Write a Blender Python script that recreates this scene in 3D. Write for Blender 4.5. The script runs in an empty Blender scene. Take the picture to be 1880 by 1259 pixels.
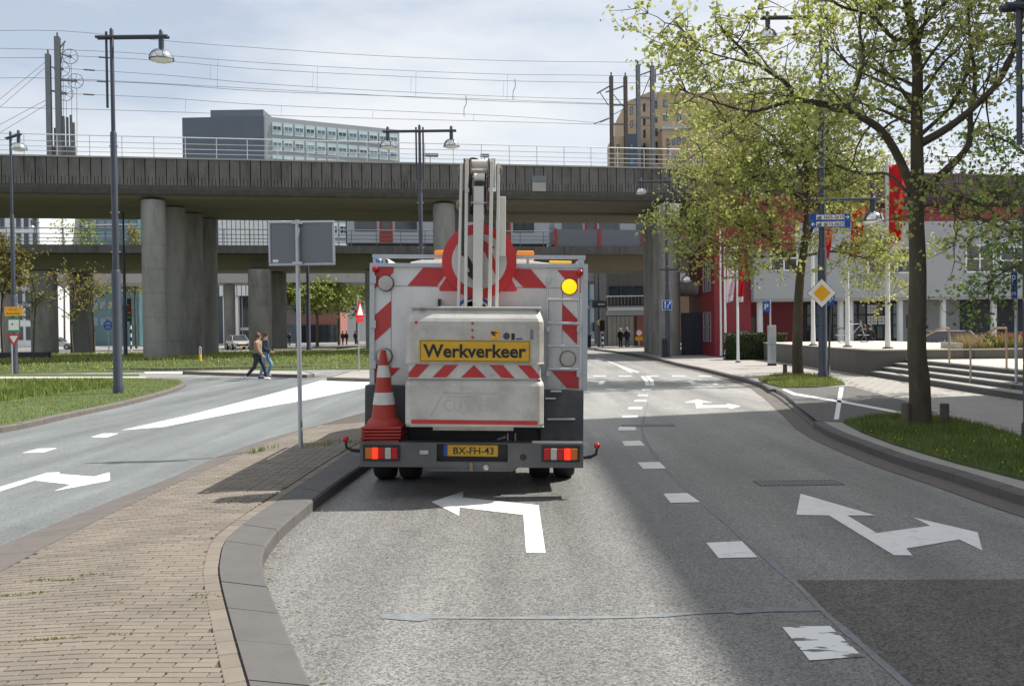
import bpy, math, random
from mathutils import Vector, Matrix
R = math.radians
rnd = random.Random(11)
S = bpy.context.scene
col = S.collection

# ---------------------------------------------------------------- camera
F = 1750.0; CX, CY = 940.0, 629.5; EYE = 1.8
CAMM = Matrix.Rotation(math.pi/2 - R(0.868), 3, 'X') @ Matrix.Rotation(R(-0.7), 3, 'Z')
cam = bpy.data.cameras.new('camera'); camo = bpy.data.objects.new('camera', cam); col.objects.link(camo)
cam.sensor_width = 36; cam.lens = F/1880*36; cam.clip_start = 0.1; cam.clip_end = 3000
camo.matrix_world = Matrix.Translation((0, 0, EYE)) @ CAMM.to_4x4()
S.camera = camo
# ---------------------------------------------------------------- sky, sun, exposure
SUN = Vector((0.71, 0.25, 1.0)).normalized()
world = bpy.data.worlds.new('World'); S.world = world; world.use_nodes = True
nt = world.node_tree; nt.nodes.clear()
def wn(t, **k):
    n = nt.nodes.new(t)
    for a, b in k.items(): setattr(n, a, b)
    return n
sky = wn('ShaderNodeTexSky', sky_type='NISHITA', sun_disc=False, sun_elevation=math.asin(SUN.z), sun_rotation=math.atan2(SUN.x, SUN.y),
         air_density=1.0, dust_density=1.6, ozone_density=1.0)
tc = wn('ShaderNodeTexCoord'); mp = wn('ShaderNodeMapping'); mp.inputs['Scale'].default_value = (1.0, 1.0, 3.2)
n1 = wn('ShaderNodeTexNoise'); n1.inputs['Scale'].default_value = 2.1; n1.inputs['Detail'].default_value = 7; n1.inputs['Roughness'].default_value = .52
rp = wn('ShaderNodeValToRGB'); rp.color_ramp.elements[0].position = .40; rp.color_ramp.elements[1].position = .58
rp.color_ramp.elements[0].color = (.40, .40, .40, 1); rp.color_ramp.elements[1].color = (.97, .97, .97, 1)
mx = wn('ShaderNodeMix', data_type='RGBA'); mx.inputs[7].default_value = (6.4, 6.6, 6.85, 1)
bg = wn('ShaderNodeBackground'); bg.inputs['Strength'].default_value = 0.1; wo = wn('ShaderNodeOutputWorld')
L = nt.links.new
L(tc.outputs['Generated'], mp.inputs['Vector']); L(mp.outputs[0], n1.inputs['Vector']); L(n1.outputs['Fac'], rp.inputs[0])
L(rp.outputs[0], mx.inputs[0]); L(sky.outputs[0], mx.inputs[6]); L(mx.outputs[2], bg.inputs[0]); L(bg.outputs[0], wo.inputs[0])
sl = bpy.data.lights.new('sun', 'SUN'); sl.energy = 5.0; sl.angle = R(0.53); sl.color = (1.0, .955, .88)
so = bpy.data.objects.new('sun', sl); col.objects.link(so); so.rotation_euler = (-SUN).to_track_quat('-Z', 'Y').to_euler(); so.location = (20, 8, 40)
S.view_settings.view_transform = 'Standard'; S.view_settings.look = 'None'; S.view_settings.gamma = 1; S.view_settings.exposure = 0.5

# ---------------------------------------------------------------- helpers
def ray(px, py): return CAMM @ Vector(((px-CX)/F, -(py-CY)/F, -1))
def G(px, py, z=0.0):                      # a point of the photograph on level ground of height z
    v = ray(px, py); t = (z-EYE)/v.z; return Vector((v.x*t, v.y*t, z))
def P(px, py, d):                          # a point of the photograph at distance d
    v = ray(px, py); t = d/v.y; return Vector((v.x*t, d, EYE+v.z*t))
def PX(px, d): return P(px, 600, d).x
def PZ(py, d, px=940): return P(px, py, d).z
ORG = {}
def tag(o, label=None, cat=None, group=None, kind=None):
    if label: o['label'] = label
    if cat: o['category'] = cat
    if group: o['group'] = group
    if kind: o['kind'] = kind
    return o
def thing(name, label, cat, loc, group=None):
    e = bpy.data.objects.new(name, None); e.empty_display_size = .1; col.objects.link(e)
    e.location = loc; ORG[e.name] = Vector(loc)
    return tag(e, label, cat, group)
def inst(name, mesh, parent, loc=(0, 0, 0), rotz=0, scale=(1, 1, 1)):   # shares mesh data; loc in world space
    o = bpy.data.objects.new(name, mesh); col.objects.link(o)
    org = ORG.get(parent.name, Vector()) if parent else Vector()
    o.parent = parent; o.location = Vector(loc)-org; o.rotation_euler = (0, 0, rotz); o.scale = scale
    ORG[o.name] = Vector(loc)
    return o
class MB:
    def __init__(s, tf=None): s.v = []; s.f = []; s.tf = tf
    def add(s, vs, fs):
        b = len(s.v); s.v += [s.tf(Vector(v)) if s.tf else Vector(v) for v in vs]; s.f += [tuple(b+i for i in f) for f in fs]; return s
    def hexa(s, p): return s.add(p, [(3, 2, 1, 0), (4, 5, 6, 7), (0, 1, 5, 4), (1, 2, 6, 5), (2, 3, 7, 6), (3, 0, 4, 7)])
    def box(s, x0, y0, z0, x1, y1, z1):
        return s.hexa([(x0, y0, z0), (x1, y0, z0), (x1, y1, z0), (x0, y1, z0), (x0, y0, z1), (x1, y0, z1), (x1, y1, z1), (x0, y1, z1)])
    def cbox(s, c, sz, M=None):
        c = Vector(c); h = Vector(sz)/2; M = M or Matrix.Identity(3)
        return s.hexa([c+M @ Vector((h.x*a, h.y*b, h.z*e)) for a, b, e in ((-1,-1,-1),(1,-1,-1),(1,1,-1),(-1,1,-1),(-1,-1,1),(1,-1,1),(1,1,1),(-1,1,1))])
    def prism(s, pts, off):
        n = len(pts); pts = [Vector(p) for p in pts]; off = Vector(off)
        return s.add(pts+[p+off for p in pts], [tuple(range(n-1, -1, -1)), tuple(range(n, 2*n))]+[(i, (i+1) % n, n+(i+1) % n, n+i) for i in range(n)])
    def poly(s, pts): return s.add(pts, [tuple(range(len(pts)))])
    def tube(s, pts, r, n=8, caps=True):
        pts = [Vector(p) for p in pts]; m = len(pts); rr = r if isinstance(r, (list, tuple)) else [r]*m
        vs = []; up = None
        for i, p in enumerate(pts):
            t = (pts[min(i+1, m-1)]-pts[max(i-1, 0)]).normalized()
            if up is None: up = Vector((1, 0, 0)) if abs(t.x) < .8 else Vector((0, 1, 0))
            a = (up-t*up.dot(t)).normalized(); up = a; b = t.cross(a)
            vs += [p+(a*math.cos(2*math.pi*k/n)+b*math.sin(2*math.pi*k/n))*rr[i] for k in range(n)]
        fs = [(i*n+k, i*n+(k+1) % n, (i+1)*n+(k+1) % n, (i+1)*n+k) for i in range(m-1) for k in range(n)]
        if caps: fs += [tuple(range(n-1, -1, -1)), tuple((m-1)*n+k for k in range(n))]
        return s.add(vs, fs)
    def lathe(s, c, prof, n=16, M=None):     # prof: (r, z) along the axis
        c = Vector(c); vs = []; M = M or Matrix.Identity(3)
        for r, z in prof: vs += [c+M @ Vector((r*math.cos(2*math.pi*k/n), r*math.sin(2*math.pi*k/n), z)) for k in range(n)]
        m = len(prof)
        return s.add(vs, [(i*n+k, i*n+(k+1) % n, (i+1)*n+(k+1) % n, (i+1)*n+k) for i in range(m-1) for k in range(n)]+[tuple(range(n-1, -1, -1)), tuple((m-1)*n+k for k in range(n))])
    def ball(s, c, r, n=10, sc=(1, 1, 1)):
        return s.lathe(c, [(max(r*math.sin(math.pi*i/n), r*.02)*1, -r*math.cos(math.pi*i/n)) for i in range(n+1)], 2*n, Matrix.Diagonal(sc))
    def mesh(s, name, mat, org=Vector(), smooth=False):
        me = bpy.data.meshes.new(name); me.from_pydata([v-org for v in s.v], [], s.f); me.update()
        if mat: me.materials.append(mat)
        if smooth: me.shade_smooth(); me.set_sharp_from_angle(angle=R(40))
        return me
    def build(s, name, mat, parent=None, smooth=False, bevel=0, org=None):
        o0 = ORG.get(parent.name, Vector()) if parent else Vector(org or (0, 0, 0))
        o = bpy.data.objects.new(name, s.mesh(name, mat, o0, smooth)); col.objects.link(o); o.parent = parent
        if not parent: o.location = o0
        ORG[o.name] = o0
        if bevel:
            b = o.modifiers.new('bevel', 'BEVEL'); b.width = bevel; b.segments = 2; b.limit_method = 'ANGLE'
        return o
RX90 = Matrix.Rotation(math.pi/2, 3, 'X')
AXY = Matrix.Rotation(-math.pi/2, 3, 'X')    # lathe axis along +Y
AXX = Matrix.Rotation(math.pi/2, 3, 'Y')     # lathe axis along +X
def text(s, name, mat, parent, c, w, h, ext=.002, M=None, bold=.0):      # lettering fitted to w x h, centred on c, in the plane of M
    cu = bpy.data.curves.new('t', 'FONT'); cu.body = s; cu.size = 1; cu.extrude = .001; cu.offset = bold; cu.resolution_u = 3
    t = bpy.data.objects.new('t', cu); col.objects.link(t); dg = bpy.context.evaluated_depsgraph_get()
    me = bpy.data.meshes.new_from_object(t.evaluated_get(dg)); bpy.data.objects.remove(t)
    xs = [v.co.x for v in me.vertices]; ys = [v.co.y for v in me.vertices]
    mx_, mn, my, ny = max(xs), min(xs), max(ys), min(ys); M = M or RX90; c = Vector(c)
    org = ORG.get(parent.name, Vector()) if parent else Vector()
    for v in me.vertices:
        p = Vector(((v.co.x-(mx_+mn)/2)/(mx_-mn)*w, (v.co.y-(my+ny)/2)/(my-ny)*h, v.co.z/.001*ext))
        v.co = c+M @ p-org
    me.materials.clear(); me.materials.append(mat)
    o = bpy.data.objects.new(name, me); col.objects.link(o); o.parent = parent; ORG[o.name] = org
    return o
def spline(pts, k=6):
    pts = [Vector(p) for p in pts]; out = []
    for i in range(len(pts)-1):
        a, b, c, d = pts[max(i-1, 0)], pts[i], pts[i+1], pts[min(i+2, len(pts)-1)]
        for j in range(k):
            t = j/k; out.append(.5*((2*b)+(c-a)*t+(2*a-5*b+4*c-d)*t*t+(3*b-a-3*c+d)*t**3))
    return out+[pts[-1]]
def resample(pts, step):
    out = [pts[0].copy()]; acc = 0
    for a, b in zip(pts, pts[1:]):
        l = (b-a).length; p = 0
        while acc+(l-p) >= step:
            p += step-acc; out.append(a+(b-a)*(p/l)); acc = 0
        acc += l-p
    out.append(pts[-1]); return out

# ---------------------------------------------------------------- materials
def nodes(name):
    m = bpy.data.materials.new(name); m.use_nodes = True; t = m.node_tree; return m, t, t.nodes['Principled BSDF']
def mat(name, c, rough=.6, var=.12, scale=3.0, bump=0.0, bscale=40.0, metal=0.0, streak=0.0, dirt=None, dscale=2.0, dlo=.5, dhi=.75, spec=.5, emit=0, tr=0, island=0.0, specks=0.0):
    m, t, b = nodes(name); n = t.nodes; l = t.links.new
    b.inputs['Roughness'].default_value = rough; b.inputs['Metallic'].default_value = metal; b.inputs['Specular IOR Level'].default_value = spec
    g = n.new('ShaderNodeNewGeometry'); c4 = (*c, 1)
    no = n.new('ShaderNodeTexNoise'); no.inputs['Scale'].default_value = scale; no.inputs['Detail'].default_value = 6; no.inputs['Roughness'].default_value = .65
    mpn = n.new('ShaderNodeMapping'); l(g.outputs['Position'], mpn.inputs['Vector'])
    if streak: mpn.inputs['Scale'].default_value = (1, 1, streak)
    l(mpn.outputs[0], no.inputs['Vector'])
    mr = n.new('ShaderNodeMapRange'); mr.inputs[1].default_value = .25; mr.inputs[2].default_value = .75; mr.inputs[3].default_value = 1-var; mr.inputs[4].default_value = 1+var
    l(no.outputs['Fac'], mr.inputs[0]); cur = mr.outputs[0]
    if island:
        mi = n.new('ShaderNodeMapRange'); mi.inputs[3].default_value = 1-island; mi.inputs[4].default_value = 1+island; l(g.outputs['Random Per Island'], mi.inputs[0])
        oi = n.new('ShaderNodeObjectInfo'); m2 = n.new('ShaderNodeMapRange'); m2.inputs[3].default_value = 1-island*.6; m2.inputs[4].default_value = 1+island*.6; l(oi.outputs['Random'], m2.inputs[0])
        mm = n.new('ShaderNodeMath'); mm.operation = 'MULTIPLY'; l(cur, mm.inputs[0]); l(mi.outputs[0], mm.inputs[1])
        m3 = n.new('ShaderNodeMath'); m3.operation = 'MULTIPLY'; l(mm.outputs[0], m3.inputs[0]); l(m2.outputs[0], m3.inputs[1]); cur = m3.outputs[0]
    vm = n.new('ShaderNodeVectorMath'); vm.operation = 'SCALE'; vm.inputs[0].default_value = c; l(cur, vm.inputs['Scale'])
    out = vm.outputs[0]
    if dirt:
        d = n.new('ShaderNodeTexNoise'); d.inputs['Scale'].default_value = dscale; d.inputs['Detail'].default_value = 8; d.inputs['Roughness'].default_value = .7; l(mpn.outputs[0], d.inputs['Vector'])
        dr = n.new('ShaderNodeMapRange'); dr.inputs[1].default_value = dlo; dr.inputs[2].default_value = dhi; l(d.outputs['Fac'], dr.inputs[0])
        mxx = n.new('ShaderNodeMix'); mxx.data_type = 'RGBA'; l(dr.outputs[0], mxx.inputs[0]); l(out, mxx.inputs[6]); mxx.inputs[7].default_value = (*dirt, 1); out = mxx.outputs[2]
    if specks:
        k1 = n.new('ShaderNodeTexNoise'); k1.inputs['Scale'].default_value = 16; k1.inputs['Detail'].default_value = 9; k1.inputs['Roughness'].default_value = .75; l(g.outputs['Position'], k1.inputs['Vector'])
        k2 = n.new('ShaderNodeMapRange'); k2.inputs[1].default_value = .64; k2.inputs[2].default_value = .70; k2.inputs[4].default_value = specks; l(k1.outputs['Fac'], k2.inputs[0])
        k3 = n.new('ShaderNodeMix'); k3.data_type = 'RGBA'; l(k2.outputs[0], k3.inputs[0]); l(out, k3.inputs[6]); k3.inputs[7].default_value = (.07, .06, .05, 1); out = k3.outputs[2]
    l(out, b.inputs['Base Color'])
    if bump:
        bn = n.new('ShaderNodeTexNoise'); bn.inputs['Scale'].default_value = bscale; bn.inputs['Detail'].default_value = 4; l(g.outputs['Position'], bn.inputs['Vector'])
        bp = n.new('ShaderNodeBump'); bp.inputs['Strength'].default_value = bump; bp.inputs['Distance'].default_value = .01; l(bn.outputs['Fac'], bp.inputs['Height']); l(bp.outputs[0], b.inputs['Normal'])
    if emit:
        b.inputs['Emission Color'].default_value = c4; b.inputs['Emission Strength'].default_value = emit
    if tr:
        tl = n.new('ShaderNodeBsdfTranslucent'); l(out, tl.inputs[0]); ms = n.new('ShaderNodeMixShader'); ms.inputs[0].default_value = tr
        o = n['Material Output']; l(b.outputs[0], ms.inputs[1]); l(tl.outputs[0], ms.inputs[2]); l(ms.outputs[0], o.inputs[0])
    return m
def asphalt(name, c, stones=.45, sc=95.0, rough=.62, spec=.5, far=1.0):
    m, t, b = nodes(name); n = t.nodes; l = t.links.new
    g = n.new('ShaderNodeNewGeometry')
    vo = n.new('ShaderNodeTexVoronoi'); vo.inputs['Scale'].default_value = sc; l(g.outputs['Position'], vo.inputs['Vector'])
    sx = n.new('ShaderNodeSeparateColor'); l(vo.outputs['Color'], sx.inputs[0])
    a = n.new('ShaderNodeMapRange'); a.inputs[3].default_value = 1-stones; a.inputs[4].default_value = 1+stones; l(sx.outputs[0], a.inputs[0])
    mpn = n.new('ShaderNodeMapping'); mpn.inputs['Scale'].default_value = (1, .22, 1); l(g.outputs['Position'], mpn.inputs['Vector'])
    lo = n.new('ShaderNodeTexNoise'); lo.inputs['Scale'].default_value = .9; lo.inputs['Detail'].default_value = 7; lo.inputs['Roughness'].default_value = .6; l(mpn.outputs[0], lo.inputs['Vector'])
    br = n.new('ShaderNodeMapRange'); br.inputs[1].default_value = .3; br.inputs[2].default_value = .7; br.inputs[3].default_value = .78; br.inputs[4].default_value = 1.2; l(lo.outputs['Fac'], br.inputs[0])
    mt = n.new('ShaderNodeMapping'); mt.inputs['Scale'].default_value = (1.5, .05, 1); l(g.outputs['Position'], mt.inputs['Vector'])     # tyre-polished tracks along the lane
    tn = n.new('ShaderNodeTexNoise'); tn.inputs['Scale'].default_value = 1.0; tn.inputs['Detail'].default_value = 3; l(mt.outputs[0], tn.inputs['Vector'])
    tk = n.new('ShaderNodeMapRange'); tk.inputs[1].default_value = .35; tk.inputs[2].default_value = .65; tk.inputs[3].default_value = .82; tk.inputs[4].default_value = 1.16; l(tn.outputs['Fac'], tk.inputs[0])
    st = n.new('ShaderNodeTexNoise'); st.inputs['Scale'].default_value = 2.3; st.inputs['Detail'].default_value = 5; l(g.outputs['Position'], st.inputs['Vector'])
    sr = n.new('ShaderNodeMapRange'); sr.inputs[1].default_value = .60; sr.inputs[2].default_value = .78; sr.inputs[3].default_value = 1; sr.inputs[4].default_value = .72; l(st.outputs['Fac'], sr.inputs[0])
    ma = n.new('ShaderNodeMath'); ma.operation = 'MULTIPLY'; l(tk.outputs[0], ma.inputs[0]); l(sr.outputs[0], ma.inputs[1])
    mb_ = n.new('ShaderNodeMath'); mb_.operation = 'MULTIPLY'; l(ma.outputs[0], mb_.inputs[0]); l(br.outputs[0], mb_.inputs[1])
    mm = n.new('ShaderNodeMath'); mm.operation = 'MULTIPLY'; l(a.outputs[0], mm.inputs[0]); l(mb_.outputs[0], mm.inputs[1])
    sp = n.new('ShaderNodeSeparateXYZ'); l(g.outputs['Position'], sp.inputs[0]); fr = n.new('ShaderNodeMapRange'); fr.inputs[1].default_value = 11; fr.inputs[2].default_value = 21; fr.inputs[4].default_value = far; fr.inputs[3].default_value = 1; l(sp.outputs['Y'], fr.inputs[0])   # surface colour gets paler further along the road
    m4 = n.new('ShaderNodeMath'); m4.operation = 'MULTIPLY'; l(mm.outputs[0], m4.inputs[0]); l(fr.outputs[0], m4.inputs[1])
    vm = n.new('ShaderNodeVectorMath'); vm.operation = 'SCALE'; vm.inputs[0].default_value = c; l(m4.outputs[0], vm.inputs['Scale']); l(vm.outputs[0], b.inputs['Base Color'])
    b.inputs['Roughness'].default_value = rough; b.inputs['Specular IOR Level'].default_value = spec
    bp = n.new('ShaderNodeBump'); bp.inputs['Strength'].default_value = .55; bp.inputs['Distance'].default_value = .006; l(vo.outputs['Distance'], bp.inputs['Height']); bp.invert = True; l(bp.outputs[0], b.inputs['Normal'])
    return m
M = {}
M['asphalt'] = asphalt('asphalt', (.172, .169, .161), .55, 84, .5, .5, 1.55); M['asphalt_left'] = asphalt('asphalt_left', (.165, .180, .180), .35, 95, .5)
M['asphalt_dark'] = asphalt('asphalt_dark', (.088, .080, .072), .75, 75); M['seal'] = mat('seal', (.175, .19, .20), .75, .3, 14)
M['paint'] = mat('paint', (.72, .72, .70), .6, .07, 5, .3, 110, dirt=(.34, .34, .33), dscale=7, dlo=.54, dhi=.82)
m_, t_, b_ = nodes('paint_worn')           # road paint scuffed through to the asphalt
g_ = t_.nodes.new('ShaderNodeNewGeometry'); mp_ = t_.nodes.new('ShaderNodeMapping'); mp_.inputs['Scale'].default_value = (1.3, 4.5, 1)
n_ = t_.nodes.new('ShaderNodeTexNoise'); n_.inputs['Scale'].default_value = 2.4; n_.inputs['Detail'].default_value = 8
r_ = t_.nodes.new('ShaderNodeValToRGB'); r_.color_ramp.elements[0].position = .53; r_.color_ramp.elements[1].position = .555
r_.color_ramp.elements[0].color = (.74, .74, .72, 1); r_.color_ramp.elements[1].color = (.12, .12, .115, 1)
t_.links.new(g_.outputs['Position'], mp_.inputs[0]); t_.links.new(mp_.outputs[0], n_.inputs['Vector']); t_.links.new(n_.outputs['Fac'], r_.inputs[0]); t_.links.new(r_.outputs[0], b_.inputs['Base Color'])
M['paint_worn'] = m_
M['brick_paver'] = mat('brick_paver', (.178, .154, .125), .85, .2, 1.6, .35, 120, island=.16)
M['paver_bed'] = mat('paver_bed', (.085, .075, .064), .95, .3, 20)
M['kerb'] = mat('kerb', (.108, .104, .101), .85, .14, 6, .3, 130, dirt=(.07, .066, .062), dscale=3, dlo=.5, dhi=.8)
M['kerb_dark'] = mat('kerb_dark', (.13, .115, .105), .9, .2, 6, .3, 100)
M['gutter'] = mat('gutter', (.125, .11, .10), .9, .16, 4, .3, 90)
M['tiles'] = mat('tiles', (.31, .29, .268), .85, .12, 2.5, .25, 60, island=.06)
M['plaza'] = mat('plaza', (.52, .48, .40), .8, .1, 3)
M['soil'] = mat('soil', (.055, .085, .022), .95, .35, 3, .6, 30)
M['ground'] = mat('ground', (.20, .195, .18), .95, .2, .3)
M['redpath'] = mat('redpath', (.22, .12, .10), .9, .15, 3)
def leafmat(name, c, tr=.5, isl=.3, var=.22): return mat(name, c, .5, var, .8, tr=tr, island=isl, spec=.35)
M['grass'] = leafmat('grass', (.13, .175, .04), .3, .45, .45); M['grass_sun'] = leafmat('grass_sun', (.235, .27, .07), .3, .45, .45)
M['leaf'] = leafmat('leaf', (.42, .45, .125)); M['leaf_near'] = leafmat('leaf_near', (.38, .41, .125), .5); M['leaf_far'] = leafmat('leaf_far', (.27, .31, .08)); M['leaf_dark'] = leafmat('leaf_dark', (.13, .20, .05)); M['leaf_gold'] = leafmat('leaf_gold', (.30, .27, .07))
M['bark'] = mat('bark', (.075, .062, .042), .9, .35, 5, .9, 30, streak=.3, dirt=(.14, .135, .08), dscale=4, dlo=.55, dhi=.7)
M['fascia'] = mat('fascia', (.132, .128, .120), .95, .28, 2.2, .5, 25, streak=.35, dirt=(.055, .052, .048), dscale=1.3, dlo=.50, dhi=.74, island=.08)
M['fascia_low'] = mat('fascia_low', (.075, .072, .066), .95, .25, 3, .4, 25)
M['soffit'] = mat('soffit', (.19, .165, .12), .95, .1, .8)
M['column'] = mat('column', (.28, .275, .26), .92, .12, 1.2, .25, 18, streak=.25, dirt=(.13, .125, .115), dscale=.9, dlo=.46, dhi=.72)
M['concrete'] = mat('concrete', (.36, .35, .33), .9, .1, 1.5, .2, 20, streak=.4)
M['wall_dark'] = mat('wall_dark', (.115, .11, .10), .9, .16, 2.0, .3, 30, streak=.25)
M['step'] = mat('step', (.085, .085, .083), .8, .14, 4, .2, 50)
M['black'] = mat('black', (.012, .012, .013), .5, .2); M['rubber'] = mat('rubber', (.016, .016, .017), .85, .2, 8, .4, 60)
M['galv'] = mat('galv', (.42, .45, .48), .42, .1, 6, metal=.6); M['rail'] = mat('rail', (.62, .64, .67), .45, .06, 3, metal=.35)
M['post'] = mat('post', (.042, .049, .07), .42, .1, 3, spec=.5); M['chrome'] = mat('chrome', (.62, .63, .64), .16, .04, metal=.95)
M['lens'] = mat('lens', (.75, .75, .68), .3, .05)
M['steel'] = mat('steel', (.17, .185, .20), .55, .12, 2, metal=.2); M['steel_brown'] = mat('steel_brown', (.10, .085, .075), .7, .15, 2)
M['train'] = mat('train', (.42, .45, .49), .4, .05); M['red_muted'] = mat('red_muted', (.33, .05, .04), .6, .1)
M['wire'] = mat('wire', (.10, .105, .115), .6, .05)
M['white'] = mat('white', (.64, .65, .65), .42, .05, 2, dirt=(.30, .28, .24), dscale=1.6, dlo=.46, dhi=.9, streak=.35, specks=.35)
M['white_clean'] = mat('white_clean', (.76, .76, .75), .5, .03)
M['basket'] = mat('basket', (.50, .488, .455), .5, .08, 3, .06, 30, dirt=(.27, .245, .205), dscale=2.6, dlo=.44, dhi=.80, specks=.75)
M['emboss'] = mat('emboss', (.44, .425, .39), .5, .1, 8, dirt=(.27, .245, .205), dscale=4, dlo=.44, dhi=.8, specks=.6)
M['boom'] = mat('boom', (.62, .61, .57), .42, .07, 3, dirt=(.34, .27, .20), dscale=5, dlo=.62, dhi=.8)
M['grease'] = mat('grease', (.20, .15, .105), .5, .35, 12, metal=.3)
M['red'] = mat('red', (.50, .018, .022), .4, .1, 3); M['red_reflect'] = mat('red_reflect', (.46, .022, .026), .38, .14, 4, dirt=(.28, .07, .06), dscale=4, dlo=.52, dhi=.85, specks=.4)
M['white_reflect'] = mat('white_reflect', (.55, .55, .53), .4, .1, 4, dirt=(.30, .28, .25), dscale=4, dlo=.46, dhi=.8, specks=.6)
M['yellow'] = mat('yellow', (.62, .36, .015), .45, .08, 4, dirt=(.35, .2, .03), dscale=4, dlo=.5, dhi=.85, specks=.35); M['orange'] = mat('orange', (.85, .25, .01), .35, .05)
M['amber_sign'] = mat('amber_sign', (.80, .38, .01), .45, .05); M['blue'] = mat('blue', (.012, .075, .36), .4, .06); M['green_sign'] = mat('green_sign', (.03, .22, .15), .45, .05)
M['navy'] = mat('navy', (.02, .025, .045), .45, .1); M['grey_dark'] = mat('grey_dark', (.050, .054, .062), .5, .15, 4, dirt=(.10, .09, .08), dscale=4)
M['bumper'] = mat('bumper', (.085, .088, .095), .5, .12, 4, dirt=(.15, .12, .10), dscale=4, dlo=.5, dhi=.8)
M['sign_back'] = mat('sign_back', (.155, .17, .195), .5, .05, 2)
M['cone'] = mat('cone', (.36, .028, .018), .55, .15, 8, dirt=(.20, .03, .02), dscale=6, dlo=.45, dhi=.8, specks=.4)
M['lamp_red'] = mat('lamp_red', (.42, .01, .015), .15, .05); M['lamp_lit'] = mat('lamp_lit', (1, .03, .008), .3, .02, emit=.9)
M['beacon_lit'] = mat('beacon_lit', (1, .45, .0), .3, .02, emit=1.0); M['lamp_amber'] = mat('lamp_amber', (.50, .14, .02), .2, .05); M['lamp_clear'] = mat('lamp_clear', (.42, .41, .38), .2, .1, 40)
M['glass'] = mat('glass', (.035, .045, .055), .06, .3, 1.0, spec=.8); M['glass_blue'] = mat('glass_blue', (.10, .17, .23), .08, .3, .6, spec=.8)
M['tower_dark'] = mat('tower_dark', (.105, .13, .16), .7, .1, .4); M['tower_grey'] = mat('tower_grey', (.30, .33, .35), .7, .06, .4); M['tower_panel'] = mat('tower_panel', (.46, .56, .58), .5, .06, .5)
M['beige'] = mat('beige', (.42, .32, .205), .85, .07, .6); M['navy_wall'] = mat('navy_wall', (.055, .085, .13), .6, .1, .6)
M['red_wall'] = mat('red_wall', (.21, .02, .03), .6, .08, .8); M['grey_wall'] = mat('grey_wall', (.33, .35, .37), .75, .05, .8)
M['brick_red'] = mat('brick_red', (.30, .13, .11), .85, .12, 1); M['teal'] = mat('teal', (.08, .16, .18), .4, .2, .7)
M['rib_white'] = mat('rib_white', (.66, .68, .69), .6, .05, .8); M['pale_blue'] = mat('pale_blue', (.40, .52, .66), .6, .05, .5)
M['skin'] = mat('skin', (.50, .29, .21), .5, .05); M['hair'] = mat('hair', (.10, .045, .022), .6, .2, 30); M['hair_dark'] = mat('hair_dark', (.03, .02, .015), .6, .2, 30)
M['tan'] = mat('tan', (.25, .165, .095), .8, .08, 12, .2, 50); M['jacket_navy'] = mat('jacket_navy', (.022, .035, .06), .75, .15, 12); M['denim'] = mat('denim', (.16, .27, .42), .85, .12, 15); M['denim_dark'] = mat('denim_dark', (.02, .03, .05), .85, .15, 15)
M['cloth_dark'] = mat('cloth_dark', (.015, .014, .016), .85, .2, 10); M['cloth_pale'] = mat('cloth_pale', (.55, .52, .45), .85, .1, 10); M['shoe'] = mat('shoe', (.70, .70, .72), .6, .05)
M['car_silver'] = mat('car_silver', (.42, .41, .39), .3, .04, metal=.3); M['car_mauve'] = mat('car_mauve', (.36, .24, .26), .3, .04, metal=.3)
M['hedge'] = leafmat('hedge', (.035, .06, .018), .2); M['flag_red'] = mat('flag_red', (.62, .02, .03), .7, .06, 3, tr=.4); M['flag_white'] = mat('flag_white', (.72, .70, .72), .7, .05, tr=.3)
M['wood'] = mat('wood', (.10, .085, .065), .9, .25, 6, .5, 30); M['brass'] = mat('brass', (.40, .30, .21), .35, .1, 5, metal=.5); M['flower'] = leafmat('flower', (.45, .07, .03)); M['straw'] = leafmat('straw', (.34, .27, .12))
# ================================================================ the setting
def sheet(name, pts, z, m, kind='structure', parent=None, thick=0.0):
    b = MB(); pts = [Vector((p[0], p[1], z)) for p in pts]
    a = sum(pts[i].x*pts[(i+1) % len(pts)].y-pts[(i+1) % len(pts)].x*pts[i].y for i in range(len(pts)))
    if a < 0: pts.reverse()
    if thick: b.prism([p-Vector((0, 0, thick)) for p in pts], (0, 0, thick))
    else: b.poly(pts)
    o = b.build(name, m, parent)
    if kind and not parent: o['kind'] = kind
    return o
sheet('ground', [(-900, -60), (900, -60), (900, 1500), (-900, 1500)], -.03, M['ground'])
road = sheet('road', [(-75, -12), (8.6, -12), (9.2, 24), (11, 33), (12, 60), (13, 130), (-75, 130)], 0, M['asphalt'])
g2 = lambda x, y: tuple(G(x, y))[:2]
sheet('side_road', [(-3.2, -10), (-3.0, 5), (-2.9, 9), (-2.2, 16), (-1.2, 24), (-1.0, 38), (-60, 38), (-60, -10)], .004, M['asphalt_left'])
def marking(name, px, m='paint', z=.0045, label=None):
    o = sheet(name, [G(*p) for p in px], z, M[m], None, road); return o
c6 = lambda pts: [(x/2.523, 760+y/2.523) for x, y in pts]
c7 = lambda pts: [(600+x*.34574, 860+y*.34574) for x, y in pts]
c8 = lambda pts: [(1180+x*.44388, 700+y*.44388) for x, y in pts]
c9 = lambda pts: [(1070+x*.21277, 640+y*.21277) for x, y in pts]
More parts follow.
